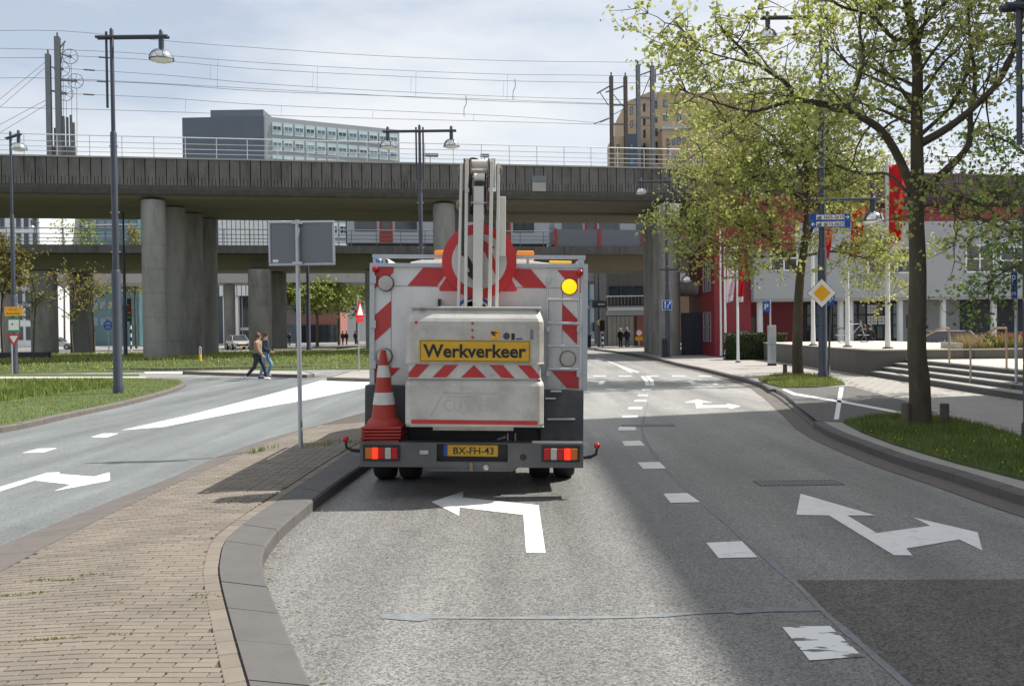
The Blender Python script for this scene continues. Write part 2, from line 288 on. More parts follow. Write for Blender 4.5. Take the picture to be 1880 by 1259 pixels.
# darker resurfaced patch and bituminous crack seals
sheet('asphalt_patch', [G(*p) for p in c8([(628, 822), (2300, 816), (2300, 1900), (1640, 1900), (1085, 1259), (740, 945)])], .0025, M['asphalt_dark'], None, road)
def seal(px, w, z=.0035):
    p = [G(*q) for q in px]; p = resample(spline(p, 5), .25); lft = []; rgt = []
    for i, q in enumerate(p):
        t = (p[min(i+1, len(p)-1)]-p[max(i-1, 0)]).normalized(); n = Vector((-t.y, t.x, 0)); ww = w*(.7+.6*rnd.random())/2
        lft.append(q+n*ww); rgt.append(q-n*ww)
    b = MB(); n = len(p); b.add([Vector((v.x, v.y, z)) for v in lft+rgt], [(i, n+i, n+i+1, i+1) for i in range(n-1)]); b.build('crack_seal', M['seal'], road)
seal(c8([(20, 90), (5, 150), (2, 225), (90, 355), (210, 470), (340, 580), (480, 705), (630, 832), (740, 945), (900, 1085), (1110, 1270), (1400, 1520)]), .05)
seal([(705, 1131), (800, 1134), (1000, 1134), (1180, 1132), (1340, 1122), (1500, 1120)], .05, .004)
seal([(703, 1131), (735, 1131), (790, 1134)], .13, .0045); seal([(1345, 1124), (1400, 1119), (1460, 1118), (1505, 1118)], .09, .0045)
# lane arrows
marking('turn_arrow', c7([(555, 178), (725, 122), (722, 155), (1125, 195), (1162, 450), (1058, 448), (1043, 247), (705, 208), (702, 252)]))
marking('split_arrow', c8([(653, 465), (963, 555), (845, 555), (968, 628), (1190, 598), (1118, 563), (1385, 625), (1405, 700), (1310, 655), (1090, 692), (1115, 720), (1040, 720), (770, 555), (635, 553)]))
marking('split_arrow', c9([(870, 467), (990, 437), (1122, 468), (1030, 464), (1028, 490), (1240, 488), (1245, 474), (1365, 497), (1272, 520), (1252, 506), (1030, 512), (978, 514), (972, 466)]))
marking('split_arrow', c9([(860, 290), (925, 273), (1000, 289), (955, 290), (985, 300), (1120, 303), (1135, 298), (1195, 306), (1140, 314), (990, 310), (945, 314), (915, 291)]))
marking('turn_arrow', c9([(-60, 266), (150, 281), (155, 276), (198, 278), (168, 312), (134, 309), (142, 290), (-60, 279)]))
marking('turn_arrow', c6([(-120, 372), (0, 338), (220, 272), (278, 270), (275, 278), (435, 290), (508, 270), (510, 308), (250, 357), (330, 327), (160, 308), (0, 358), (-120, 395)]))
# lane dashes, wedge and bay lines
for q in ([(85, 465), (185, 462), (238, 500), (115, 503)], [(262, 668), (410, 662), (475, 728), (315, 732)]): marking('lane_dash', c8(q))
marking('lane_dash', c8([(575, 1015), (775, 1013), (910, 1140), (690, 1155)]), 'paint_worn')
for q in ([(1170, 849), (1211, 848), (1223, 860), (1181, 861)], [(1142, 810), (1175, 809), (1184, 818), (1147, 819)], [(1136, 783.5), (1167, 783.5), (1168, 790), (1135, 790)]): marking('lane_dash', q)
for q in ([(345, 578), (475, 577), (472, 598), (340, 600)], [(400, 503), (515, 503), (510, 522), (388, 522)], [(450, 442), (552, 442), (545, 457), (440, 457)], [(480, 397), (565, 397), (560, 408), (472, 408)], [(515, 350), (590, 350), (585, 360), (508, 360)]): marking('lane_dash', c9(q))
for q in ([(500, 238), (528, 238), (565, 275), (578, 318), (540, 318), (535, 280)], [(543, 238), (570, 238), (612, 275), (620, 320), (582, 320), (578, 280)], [(303, 150), (325, 150), (435, 205), (415, 208)], [(185, 100), (200, 100), (490, 205), (470, 208)], [(100, 78), (115, 76), (200, 100), (185, 102)]): marking('lane_line', c9(q))
for x in (90, 310, 540, 770, 1000): marking('crossing_mark', c9([(x, 234), (x+110, 234), (x+112, 240), (x+2, 240)]))
marking('wedge', [(223, 790), (300, 784), (470, 750.5), (560, 735), (670, 712), (800, 694), (760, 688), (668, 697), (590, 698.5), (545, 711), (470, 731), (340, 764)], z=.0075)
marking('lane_dash', [(166, 803), (197, 803), (218, 796), (190, 796)], z=.0075); marking('lane_dash', [(40, 832), (80, 831), (106, 823), (70, 824)], z=.0075)
marking('edge_mark', [(264, 683), (335, 682), (335, 685), (268, 686)], z=.0075)
# drain grates
for px, py, w, d in ((1465, 886.5, .95, .34), (1190, 781, .95, .34)):
    c = G(px, py); gr = thing('drain_grate', 'dark iron drain grate '+('in the shaded lane before the split arrow' if px > 1300 else 'beside the lane dashes at the shadow edge'), 'drain', c, 'drain grates'); b = MB()
    b.box(c.x-w/2, c.y-d/2, -.02, c.x+w/2, c.y-d/2+.03, .006); b.box(c.x-w/2, c.y+d/2-.03, -.02, c.x+w/2, c.y+d/2, .006)
    b.box(c.x-w/2, c.y-d/2+.03, -.02, c.x-w/2+.03, c.y+d/2-.03, .006); b.box(c.x+w/2-.03, c.y-d/2+.03, -.02, c.x+w/2, c.y+d/2-.03, .006); b.build('frame', M['steel_brown'], gr)
    b = MB(); b.poly([(c.x-w/2+.01, c.y-d/2+.01, .0025), (c.x+w/2-.01, c.y-d/2+.01, .0025), (c.x+w/2-.01, c.y+d/2-.01, .0025), (c.x-w/2+.01, c.y+d/2-.01, .0025)]); b.build('shaft', M['black'], gr)
    for i in range(17): bb = MB(); x = c.x-w/2+.05+i*(w-.1)/16; bb.box(x-.017, c.y-d/2+.03, .0027, x+.017, c.y+d/2-.03, .0058); bb.build('bar', M['steel'], gr)

def kerb_run(parent, outer, inner, z0, z1, m, step=.6, gap=.008):
    n = max(2, int(sum((b-a).length for a, b in zip(outer, outer[1:]))/step))
    def at(pl, t):
        ls = [(b-a).length for a, b in zip(pl, pl[1:])]; s = t*sum(ls)
        for i, l in enumerate(ls):
            if s <= l or i == len(ls)-1: return pl[i]+(pl[i+1]-pl[i])*min(1, s/l)
            s -= l
    for i in range(n):
        t0 = i/n; t1 = (i+1)/n; k = 3; o = [at(outer, t0+(t1-t0)*j/k) for j in range(k+1)]; q = [at(inner, t0+(t1-t0)*j/k) for j in range(k+1)]
        u = (o[1]-o[0]).normalized()*gap; o[0] += u; q[0] += u
        dz = rnd.uniform(-.003, .003); b = MB(); ch = .022
        for j in range(k):
            a, c, d, e = o[j], o[j+1], q[j+1], q[j]; nn = [(e-a).normalized()*ch, (d-c).normalized()*ch]
            V3 = lambda p, z: Vector((p.x, p.y, z))
            b.add([V3(a, z0), V3(c, z0), V3(c, z1-ch+dz), V3(a, z1-ch+dz), V3(c+nn[1], z1+dz), V3(a+nn[0], z1+dz), V3(d, z1+dz), V3(e, z1+dz), V3(d, z0), V3(e, z0)],
                  [(0, 1, 2, 3), (3, 2, 4, 5), (5, 4, 6, 7), (7, 6, 8, 9)]+([(0, 3, 5, 7, 9)] if j == 0 else [])+([(1, 8, 6, 4, 2)] if j == k-1 else []))
        b.build('kerb_stone', m, parent)
def offset(pl, w):
    out = []
    for i, p in enumerate(pl):
        t = (pl[min(i+1, len(pl)-1)]-pl[max(i-1, 0)]); t.z = 0; t.normalize(); out.append(p+Vector((-t.y, t.x, 0))*w)
    return out
# ---- paved traffic island beside the truck
IZ = .12
isl = bpy.data.objects.new('traffic_island', None); col.objects.link(isl); isl['kind'] = 'structure'; ORG['traffic_island'] = Vector()
ko = spline([G(*p, IZ) for p in ((900, 1950), (690, 1520), (575, 1259), (519, 1136), (487.5, 1060), (481.5, 1022), (489.5, 998), (519, 962), (584, 909), (670, 849), (748, 795), (800, 757))], 6)
ki = spline([G(*p, IZ) for p in ((690, 1950), (545, 1520), (460, 1259), (424, 1136), (406, 1065), (404, 1033), (416, 990), (456, 954), (527, 907), (630, 838), (716, 787), (775, 752))], 6)
kerb_run(isl, ko, ki, -.05, IZ, M['kerb'], .62)
kl = spline([G(*p, .06) for p in ((-1700, 2050), (-900, 1575), (-330, 1240), (0, 1047), (178, 954), (329, 883), (396, 855), (507, 806), (600, 777), (690, 752), (770, 733))], 6)      # left edge of the pavers
kg = spline([G(*p, 0) for p in ((-1900, 1990), (-1000, 1465), (-380, 1165), (0, 1004), (238, 907), (317, 877), (396, 841), (476, 811), (575, 783), (666, 758), (740, 738))], 6)
def at_y(pl, y):
    for a, b in zip(pl, pl[1:]):
        if a.y <= y <= b.y and b.y > a.y: return a.x+(b.x-a.x)*(y-a.y)/(b.y-a.y)
    return None
def zi(x, y):                                 # the island falls gently towards its left edge
    a = at_y(kl, y); c = at_y(ki, y)
    if a is None or c is None: return IZ-.004
    t = max(0, min(1, (x-a)/(c-a))); return .055+(IZ-.004-.055)*min(1, t*1.6)
b = MB()                                      # gutter slabs along the left edge
n = len(kl); gl = [Vector((p.x, p.y, .06)) for p in kl]; gg = resample(kg, .9)
kk = [min(((q-p).length, i) for i, q in enumerate(kl))[1] for p in gg]
for i in range(len(gg)-1):
    a, c = gg[i], gg[i+1]; d, e = kl[kk[i+1]], kl[kk[i]]
    if (d-e).length < .02: continue
    u = (c-a).normalized()*.006
    bb = MB(); bb.hexa([(a.x+u.x, a.y+u.y, -.03), (e.x+u.x, e.y+u.y, -.03), (d.x, d.y, -.03), (c.x, c.y, -.03), (a.x+u.x, a.y+u.y, .012), (e.x+u.x, e.y+u.y, .056), (d.x, d.y, .056), (c.x, c.y, .012)]); bb.build('gutter_slab', M['gutter'], isl)
# sand bed below the pavers
ys = [kl[0].y+.05+i*.25 for i in range(200)]; rows = []
for y in ys:
    a, c = at_y(kl, y), at_y(ki, y)
    if a is None or c is None or c-a < .1: continue
    rows.append([(a+(c-a)*t/6, y) for t in range(7)])
b = MB(); vs = [Vector((x, y, zi(x, y)-.012)) for r in rows for x, y in r]
b.add(vs, [(i*7+j, i*7+j+1, (i+1)*7+j+1, (i+1)*7+j) for i in range(len(rows)-1) for j in range(6)]); b.build('sand_bed', M['paver_bed'], isl)
# pavers: rows across the island, cut at its edges, plus a course along the kerb
RP, BL, JT = .0685, .217, .006; TILT = -.03
bricks = []
y = ki[0].y+.02; r = 0
while y < 17.5:
    a = at_y(kl, y); c = at_y(ki, y)
    if a is not None and c is not None:
        c -= .125
        x = a-(BL/2 if r % 2 else 0)-((a*1.0) % BL)
        while x < c:
            x0, x1 = max(x, a), min(x+BL, c)
            if x1-x0 > .04: bricks.append(((x0+x1)/2+rnd.uniform(-.002, .002), y+RP/2+TILT*((x0+x1)/2+2), x1-x0-.011, RP-.0045, TILT))
            x += BL
    y += RP; r += 1
cs = resample([p for p in offset(ki, .0625)], BL)      # kerb course
for p, q in zip(cs, cs[1:]):
    if p.y < 17: bricks.append(((p.x+q.x)/2, (p.y+q.y)/2, (q-p).length-JT, .10, math.atan2((q-p).y, (q-p).x)))
unit = MB(); e = .5; k = .46
unit.add([(-e, -e, -1), (e, -e, -1), (e, e, -1), (-e, e, -1), (-e, -e, -.07), (e, -e, -.07), (e, e, -.07), (-e, e, -.07), (-.485, -k, 0), (.485, -k, 0), (.485, k, 0), (-.485, k, 0)],
         [(0, 1, 5, 4), (1, 2, 6, 5), (2, 3, 7, 6), (3, 0, 4, 7), (4, 5, 9, 8), (5, 6, 10, 9), (6, 7, 11, 10), (7, 4, 8, 11), (8, 9, 10, 11)])
um = unit.mesh('brick', M['brick_paver']); tum = unit.mesh('tile', M['tiles'])
def sl_(x, y): return math.atan((zi(x+.08, y)-zi(x-.08, y))/.16)
def vis(bk):
    x, y = bk[0], bk[1]; return y > 4.3 and -.56*y < x
bricks.sort(key=lambda q: (0 if vis(q) else 1, q[0]**2+q[1]**2))
for x, y, lx, ly, rz in bricks[:300]:
    o = inst('brick', um, isl, (x, y, zi(x, y)+rnd.uniform(-.0012, .0012)), 0, (lx, ly, .06))
    o.rotation_euler = (Matrix.Rotation(-sl_(x, y), 3, 'Y') @ Matrix.Rotation(rz+rnd.uniform(-.008, .008), 3, 'Z')).to_euler()
b = MB()
for x, y, lx, ly, rz in bricks[300:]:
    Mr = Matrix.Rotation(-sl_(x, y), 3, 'Y') @ Matrix.Rotation(rz+rnd.uniform(-.008, .008), 3, 'Z'); z = zi(x, y)+rnd.uniform(-.0012, .0012)
    b.add([Vector((x, y, z))+Mr @ Vector((v.x*lx, v.y*ly, v.z*.06)) for v in unit.v], unit.f)
o = b.build('brick_field', M['brick_paver'], isl); o['kind'] = 'stuff'

# ---- grass: real blades
def blades(b, pts, n, h, w, z, inside):
    xs = [p.x for p in pts]; ys = [p.y for p in pts]; k = 0; tries = 0
    while k < n and tries < n*6:
        tries += 1; x = rnd.uniform(min(xs), max(xs)); y = rnd.uniform(min(ys), max(ys))
        if not inside(x, y): continue
        k += 1; a = rnd.uniform(0, 6.28); hh = h*rnd.uniform(.45, 1.25); l = rnd.uniform(0, .6)*hh; a2 = rnd.uniform(0, 6.28); z0 = z(x, y) if callable(z) else z
        dx, dy = math.cos(a)*w, math.sin(a)*w
        b.add([(x-dx, y-dy, z0-.01), (x+dx, y+dy, z0-.01), (x+math.cos(a2)*l, y+math.sin(a2)*l, z0+hh)], [(0, 1, 2)])
def inpoly(pts):
    def f(x, y):
        c = False; j = len(pts)-1
        for i in range(len(pts)):
            a, d = pts[i], pts[j]
            if (a.y > y) != (d.y > y) and x < (d.x-a.x)*(y-a.y)/(d.y-a.y)+a.x: c = not c
            j = i
        return c
    return f
# ---- right-hand pavement, kerb, verge
KZ = .12
rk = spline([G(*p, KZ) for p in ((2500, 1085), (2150, 985), (1880, 907), (1752, 867), (1646, 835.5), (1534, 794), (1494, 773))], 5)
rk2 = spline([G(*p, KZ) for p in ((1494, 773), (1462, 748), (1430, 724), (1413, 714))], 4)
rk3 = spline([G(*p, KZ) for p in ((1413, 714), (1392, 702), (1347, 690), (1290, 676), (1245, 667), (1190, 654), (1140, 646), (1090, 640))], 4)
pav = bpy.data.objects.new('pavement', None); col.objects.link(pav); pav['kind'] = 'structure'; ORG['pavement'] = Vector()
edge = rk+rk2[1:]+rk3[1:]
inn = offset(edge, -.16)
n1_ = len(rk); n2_ = n1_+len(rk2)-1
kerb_run(pav, rk, inn[:n1_], -.05, KZ, M['kerb'], .95); kerb_run(pav, edge[n1_-1:n2_], inn[n1_-1:n2_], -.05, .045, M['kerb'], .95); kerb_run(pav, edge[n2_-1:], inn[n2_-1:], -.05, KZ, M['kerb'], 1.0)
gut = offset(edge, .32)
b = MB(); n = len(edge); b.add([Vector((p.x, p.y, .006)) for p in edge]+[Vector((p.x, p.y, .006)) for p in gut], [(n+i, i, i+1, n+i+1) for i in range(n-1)]); b.build('gutter', M['gutter'], pav)
sheet('footway', [tuple(p)[:2] for p in inn]+[(14, 90), (40, 90), (40, -12), (9, -12)], KZ-.006, M['tiles'], None, pav, .15)
# parking bay of darker blocks with white lines
sheet('parking_bay', [G(*p, KZ) for p in ((1400, 703), (1437, 713), (1560, 708), (1660, 735), (1720, 757), (1640, 766), (1545, 775), (1500, 772), (1440, 722))], KZ-.001, M['kerb'], None, pav)
for q in ([(1435, 715), (1441, 714), (1462, 722), (1560, 738), (1660, 757), (1720, 769), (1716, 772), (1655, 760), (1555, 741), (1456, 725)], [(1541, 711), (1549, 711), (1540, 770), (1531, 770)]):
    sheet('bay_line', [G(*p, KZ) for p in q], KZ+.004, M['paint'], None, pav)
# footway tiles: the largest in view as single pieces, the rest joined
fw_a = G(1880, 735, KZ); fw_b = G(1600, 690, KZ); TS = .30
bayf = inpoly([G(*p, KZ) for p in ((1400, 703), (1437, 713), (1560, 708), (1660, 735), (1720, 757), (1640, 766), (1545, 775), (1500, 772), (1440, 722))])
vgf = inpoly([G(*p, KZ) for p in ((1540, 780), (1600, 763), (1660, 759), (1740, 765), (1810, 781), (1880, 803), (2100, 877), (2160, 965), (1900, 890), (1752, 852), (1641, 818), (1585, 797))]); vgf2 = inpoly([G(*p, KZ) for p in ((1388, 699), (1420, 687), (1465, 684), (1520, 690), (1558, 706), (1500, 714), (1437, 714), (1405, 706))])
def fw_in(x, y):
    xr = fw_a.x+(fw_b.x-fw_a.x)*(y-fw_a.y)/(fw_b.y-fw_a.y); e = [at_y(inn, y)]
    return e[0] is not None and x > e[0]+.2 and x < xr-.16 and not (bayf(x, y) or vgf(x, y) or vgf2(x, y))
tl_ = []
for j in range(72):
    for i in range(26):
        x = 5.0+i*TS+(TS/2 if j % 2 else 0); y = 11.0+j*TS
        if fw_in(x, y) and fw_in(x-.14, y-.14) and fw_in(x+.14, y+.14) and fw_in(x+.14, y-.14) and fw_in(x-.14, y+.14): tl_.append((x, y))
tl_.sort(key=lambda q: (0 if q[0] < .55*q[1] else 1, q[1]))
for x, y in tl_[:300]:
    inst('tile', tum, pav, (x, y, KZ+.003+rnd.uniform(-.001, .001)), rnd.uniform(-.006, .006), (TS-.008, TS-.008, .05))
b = MB()
for x, y in tl_[300:]:
    z = KZ+.003+rnd.uniform(-.001, .001); b.add([Vector((x+v.x*(TS-.008), y+v.y*(TS-.008), z+v.z*.05)) for v in unit.v], unit.f)
b.build('tile_field', M['tiles'], pav)['kind'] = 'stuff'
def verge(name, px, label, nbl, h, w, matn='grass', zz=KZ, hump=.05):
    pts = [G(*p, zz) for p in px]; f = inpoly(pts); cx = sum(p.x for p in pts)/len(pts); cy = sum(p.y for p in pts)/len(pts)
    zf = lambda x, y: zz+hump*.5
    sheet(name+'_soil', pts, zz+hump*.5, M['soil'], 'structure', None, .1)
    b = MB(); blades(b, pts, nbl, h, w, zf, f); o = b.build(name, M[matn]); tag(o, label, 'grass', kind='stuff'); return o
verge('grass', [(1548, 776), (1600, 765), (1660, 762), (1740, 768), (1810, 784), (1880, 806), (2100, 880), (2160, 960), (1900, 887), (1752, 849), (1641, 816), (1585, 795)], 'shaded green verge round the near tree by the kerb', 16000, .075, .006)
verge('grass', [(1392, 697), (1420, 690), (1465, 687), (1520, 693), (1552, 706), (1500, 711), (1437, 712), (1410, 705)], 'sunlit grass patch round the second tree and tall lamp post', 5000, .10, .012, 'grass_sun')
# left grass island
lg = [(-420, 830), (-200, 800), (0, 783), (130, 757), (250, 732), (325, 711), (342, 701), (330, 696), (250, 694), (120, 694), (0, 693), (-300, 700)]
lp = [G(*p, KZ) for p in lg]
gi = bpy.data.objects.new('grass_island', None); col.objects.link(gi); gi['kind'] = 'structure'; ORG['grass_island'] = Vector()
cl = spline([Vector(p) for p in lp[:8]], 4); cin = offset(cl, .14); kerb_run(gi, cl, cin, -.05, KZ, M['kerb_dark'], .9); left_kerb = cl
inner = [tuple(p)[:2] for p in cin]+[tuple(p)[:2] for p in lp[8:]]
sheet('turf', inner, KZ, M['soil'], None, gi, .14)
ip = [Vector((*p, 0)) for p in inner]
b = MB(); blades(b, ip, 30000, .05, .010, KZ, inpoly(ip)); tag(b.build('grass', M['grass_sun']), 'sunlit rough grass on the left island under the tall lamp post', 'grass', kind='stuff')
mid = inpoly([G(*p, KZ) for p in ((-300, 745), (0, 738), (120, 722), (215, 712), (225, 700), (150, 698), (0, 702), (-300, 706))])
b = MB(); blades(b, ip, 9000, .17, .016, KZ, mid); tag(b.build('wild_grass', M['grass']), 'taller weedy grass in the middle of the left island', 'grass', kind='stuff')
sheet('light_path', [G(*p) for p in ((-300, 703), (0, 701), (255, 700), (268, 697.5), (0, 697.3), (-300, 699))], .135, M['plaza'], 'structure', None, .1)
sheet('grass_strip', [G(*p) for p in ((-300, 698), (0, 696.6), (250, 696.3), (255, 692), (0, 691.5), (-300, 692))], .125, M['soil'], 'structure', None, .1)
# refuge slabs and far kerbs on the left
def raised(name, px, m, top=.13, km='kerb_dark'):
    pts = [G(*p, top) for p in px]; r = bpy.data.objects.new(name, None); col.objects.link(r); r['kind'] = 'structure'; ORG[r.name] = Vector()
    a = sum(pts[i].x*pts[(i+1) % len(pts)].y-pts[(i+1) % len(pts)].x*pts[i].y for i in range(len(pts)))
    if a < 0: pts.reverse()
    cl = pts+[pts[0]]; ii = offset(cl, .14); kerb_run(r, cl, ii, -.05, top, M[km], 1.4); sheet('surface', [tuple(p)[:2] for p in ii[:-1]], top-.004, M[m], None, r, .12); return r
raised('refuge', [(335, 681.5), (470, 685.5), (560, 688), (580, 686), (560, 681), (440, 678.5)], 'tiles')
raised('refuge', [(600, 692.5), (700, 695), (860, 694), (860, 679), (700, 678), (640, 681)], 'tiles')
raised('verge_kerb', [(130, 674.5), (300, 675.5), (520, 671.5), (668, 668), (900, 662), (900, 652), (668, 656), (300, 662), (130, 665)], 'soil', .15)
sheet('cycle_path', [G(*p) for p in ((-200, 683), (40, 680), (130, 677), (300, 675), (130, 673), (40, 675), (-200, 677))], .006, M['redpath'])
for i in range(5): marking('crossing_mark', [(62+i*22, 681.6-i*.8), (72+i*22, 681.3-i*.8), (78+i*22, 679.8-i*.8), (68+i*22, 680.1-i*.8)], z=.009)
# grass mound under the viaducts
def mound_z(x, y): return .02+.42*max(0, min(1, (y-45)/5))*max(0, min(1, (78-y)/14))
NX, NY = 46, 22; b = MB(); X0, X1, Y0, Y1 = -62, -2, 44, 80
yy = lambda i, x: max(Y0+(Y1-Y0)*i/NY, 44+0*x)
b.add([(X0+(X1-X0)*j/NX, Y0+(Y1-Y0)*i/NY, mound_z(0, Y0+(Y1-Y0)*i/NY)) for i in range(NY+1) for j in range(NX+1)], [(i*(NX+1)+j, i*(NX+1)+j+1, (i+1)*(NX+1)+j+1, (i+1)*(NX+1)+j) for i in range(NY) for j in range(NX)])
o = b.build('grass_mound', M['soil'], None, True); o['kind'] = 'structure'
b = MB(); blades(b, [Vector((-45, 44.5, 0)), Vector((-4, 66, 0))], 26000, .13, .03, lambda x, y: mound_z(x, y), lambda x, y: -.62*y < x)
tag(b.build('meadow', M['grass_sun']), 'bright green meadow growing below the concrete columns', 'grass', kind='stuff')
sheet('sandy_path', [G(*p, .46) for p in ((500, 640), (560, 638), (690, 629), (690, 632), (590, 642), (505, 646))], .47, M['gutter'], 'structure', None, .1)
# ================================================================ viaducts
class Line:                                  # a vertical plane running across the street: s along it, t behind it
    def __init__(s, x, y, slope): s.o = Vector((x, y, 0)); s.a = math.atan(slope); s.u = Vector((math.cos(s.a), math.sin(s.a), 0)); s.n = Vector((-math.sin(s.a), math.cos(s.a), 0)); s.M = Matrix.Rotation(s.a, 3, 'Z')
    def at(s, a, t, z): return s.o+s.u*a+s.n*t+Vector((0, 0, z))
    def pix(s, px, py, t):                   # (along, height) where a photo point meets the plane t behind the front
        v = ray(px, py); k = (s.o+s.n*t).dot(s.n)/v.dot(s.n); p = v*k; return (Vector((p.x, p.y, 0))-s.o).dot(s.u), EYE+p.z
    def box(s, b, s0, s1, t0, t1, z0, z1): b.hexa([s.at(s0, t0, z0), s.at(s1, t0, z0), s.at(s1, t1, z0), s.at(s0, t1, z0), s.at(s0, t0, z1), s.at(s1, t0, z1), s.at(s1, t1, z1), s.at(s0, t1, z1)])
    def prof(s, b, s0, s1, pr): b.prism([s.at(s0, t, z) for t, z in pr], s.u*(s1-s0))
A = Line(0, 54.2, .188)
via = thing('railway_viaduct', 'wide grooved concrete railway viaduct crossing the whole street on round columns', 'viaduct', A.at(0, 5, 0))
S0, S1 = -48, 46
b = MB(); A.prof(b, S0, S1, [(.35, 9.55), (.22, 9.25), (.9, 9.02), (4.6, 9.02), (5.05, 9.35), (5.05, 10.7), (.35, 10.7)]); b.build('front_deck', M['soffit'], via)
b = MB(); A.prof(b, S0, S1, [(5.6, 9.45), (6.0, 9.0), (10.6, 9.0), (11.2, 9.4), (11.2, 10.7), (5.6, 10.7)]); b.build('rear_deck', M['soffit'], via)
b = MB(); A.box(b, S0, S1, 5.06, 5.59, 9.7, 10.6); b.build('joint_beam', M['fascia_low'], via)
b = MB(); A.prof(b, S0, S1, [(.02, 9.62), (.02, 9.42), (.10, 9.18), (.21, 9.1), (.34, 9.5), (.34, 9.62)]); b.build('drip_edge', M['fascia_low'], via)
# grooved fascia panels, one object each
PW = .54; b = MB()
b.box(-.248, 0, .42, .248, .3, 1.40)
for k in range(3): b.box(-.248+k*.175, .002, .0, -.248+k*.175+.146, .3, .42)
pm = b.mesh('fascia_panel', M['fascia'])
k = 0; s = S0
while s < S1:
    inst('fascia_panel', pm, via, A.at(s, rnd.uniform(0, .012), 9.62), A.a); s += PW
b = MB(); A.box(b, S0, S1, -.06, .4, 11.02, 11.10); b.build('coping', M['concrete'], via)
b = MB(); A.box(b, S0, S1, .301, .345, 9.63, 11.0); b.build('panel_backing', M['black'], via)
b = MB(); b.tube([(0, 0, 0), (0, 0, 1.1)], .022, 6); b.box(-.06, -.06, 0, .06, .06, .03); rpm = b.mesh('railing_post', M['rail']); s = S0
while s < S1: inst('railing_post', rpm, via, A.at(s, .12, 11.10), A.a); s += 1.6
for z, r in ((12.2, .03), (11.86, .018), (11.58, .018), (11.34, .018)): b = MB(); b.tube([A.at(S0, .12, z), A.at(S1, .12, z)], r, 6); b.build('railing_rail', M['rail'], via)
s = S0
while s < S1: inst('railing_post', rpm, via, A.at(s, 10.9, 10.7), A.a); s += 2.1
for z, r in ((11.8, .03), (11.3, .018)): b = MB(); b.tube([A.at(S0, 10.9, z), A.at(S1, 10.9, z)], r, 6); b.build('railing_rail', M['rail'], via)
sz = A.pix(990, 335, -.02); b = MB(); b.cbox(A.at(sz[0], -.02, 10.3), (.85, .03, .36), A.M); b.build('grey_plate', M['sign_back'], via)
b = MB(); b.cbox(A.at(sz[0], -.018, 9.85), (.8, .02, .5), A.M); b.build('pale_repair', M['concrete'], via)
def column(parent, x, y, r, zb, zt, sy=1.0):
    b = MB(); fj = [q for k in range(1, int(zt/1.3)) for q in ((r, k*1.3), (r-.014, k*1.3+.008), (r-.014, k*1.3+.03), (r, k*1.3+.038))]; b.lathe((x, y, 0), [(r, zb)]+fj+[(r, zt-.12), (r*.96, zt-.06)], 28, Matrix.Diagonal((1, sy, 1))); b.build('column', M['column'], parent, True)
    b = MB(); b.lathe((x, y, 0), [(r*.6, zt-.06), (r*.6, zt+.06)], 16); b.build('bearing', M['black'], parent, True)
for x0, ds in ((-19.3, (51.6, 54.8, 57.8, 60.6)), (-3.8, (54.6, 58.0, 61.0, 63.6)), (9.25, (55.9, 58.0, 60.1, 62.2)), (-34.5, (48.9, 52.0, 55.0, 57.9))):
    for d in ds: column(via, x0, d, .63, -.1, 9.0)
# ---- metro viaduct behind
Bv = Line(0, 76.0, .188)
mv = thing('metro_viaduct', 'lower grey metro viaduct with railing behind the railway viaduct', 'viaduct', Bv.at(0, 4, 0))
b = MB(); Bv.prof(b, -60, 46, [(0, 7.74), (0, 8.34), (.3, 8.34), (.3, 8.1), (8.2, 8.1), (8.2, 8.34), (8.5, 8.34), (8.5, 7.74)]); b.build('deck', M['fascia'], mv)
b = MB(); Bv.prof(b, -60, 46, [(1.3, 7.73), (1.7, 6.6), (6.8, 6.6), (7.2, 7.73)]); b.build('girder', M['soffit'], mv)
s = -60
jm = MB().box(-.02, -.01, 0, .02, .02, .6).mesh('joint_strip', M['black'])
while s < 46: inst('joint_strip', jm, mv, Bv.at(s, 0, 7.74), Bv.a); s += 4.6
rpm2 = MB().tube([(0, 0, 0), (0, 0, 1.25)], .03, 6).mesh('railing_post', M['steel']); s = -60
while s < 6.2: inst('railing_post', rpm2, mv, Bv.at(s, .15, 8.34), Bv.a); s += 1.9
for z, r in ((9.55, .045), (9.15, .03), (8.85, .03), (8.58, .03)): b = MB(); b.tube([Bv.at(-60, .15, z), Bv.at(3.7, .15, z)], r, 6); b.build('railing_rail', M['steel'], mv)
# noise screen with red posts at the right
sa = Bv.pix(1020, 440, .1)[0]
for i in range(9):
    s = sa+i*3.65
    b = MB(); b.cbox(Bv.at(s, .08, 9.05), (.22, .12, 1.46), Bv.M); b.build('screen_post', M['red_muted'], mv)
    for j in range(4): b = MB(); Bv.box(b, s+.13, s+3.52, .1, .16, 8.36+j*.345, 8.36+j*.345+.335); b.build('screen_panel', M['sign_back'], mv)
for px, d, r in ((82, 72, .95), (150, 76, .85), (478, 73, .86), (512, 77.5, .66), (690, 76, .8)):
    column(mv, PX(px, d), d, r, -.1, 6.6)
# ---- third viaduct
Cv = Line(0, 104, .188); tv = thing('road_viaduct', 'farthest grey viaduct with pale sunlit parapet seen between the columns', 'viaduct', Cv.at(0, 3, 0))
b = MB(); Cv.prof(b, -80, 60, [(0, 6.9), (0, 7.95), (.35, 7.95), (.35, 7.8), (7, 7.8), (7, 6.9)]); b.build('deck', M['concrete'], tv)
b = MB(); Cv.box(b, -80, 60, -.06, .5, 7.96, 8.32); b.build('parapet', M['rib_white'], tv)
for s in (-52, -30, -8): p = Cv.at(s, 3.5, 0); column(tv, p.x, p.y, .6, -.1, 6.9)
p = P(1194, 600, 84); b = MB(); b.box(p.x-.35, 84, -.1, p.x+.55, 85.2, 6.9); b.build('pier', M['column'], tv)
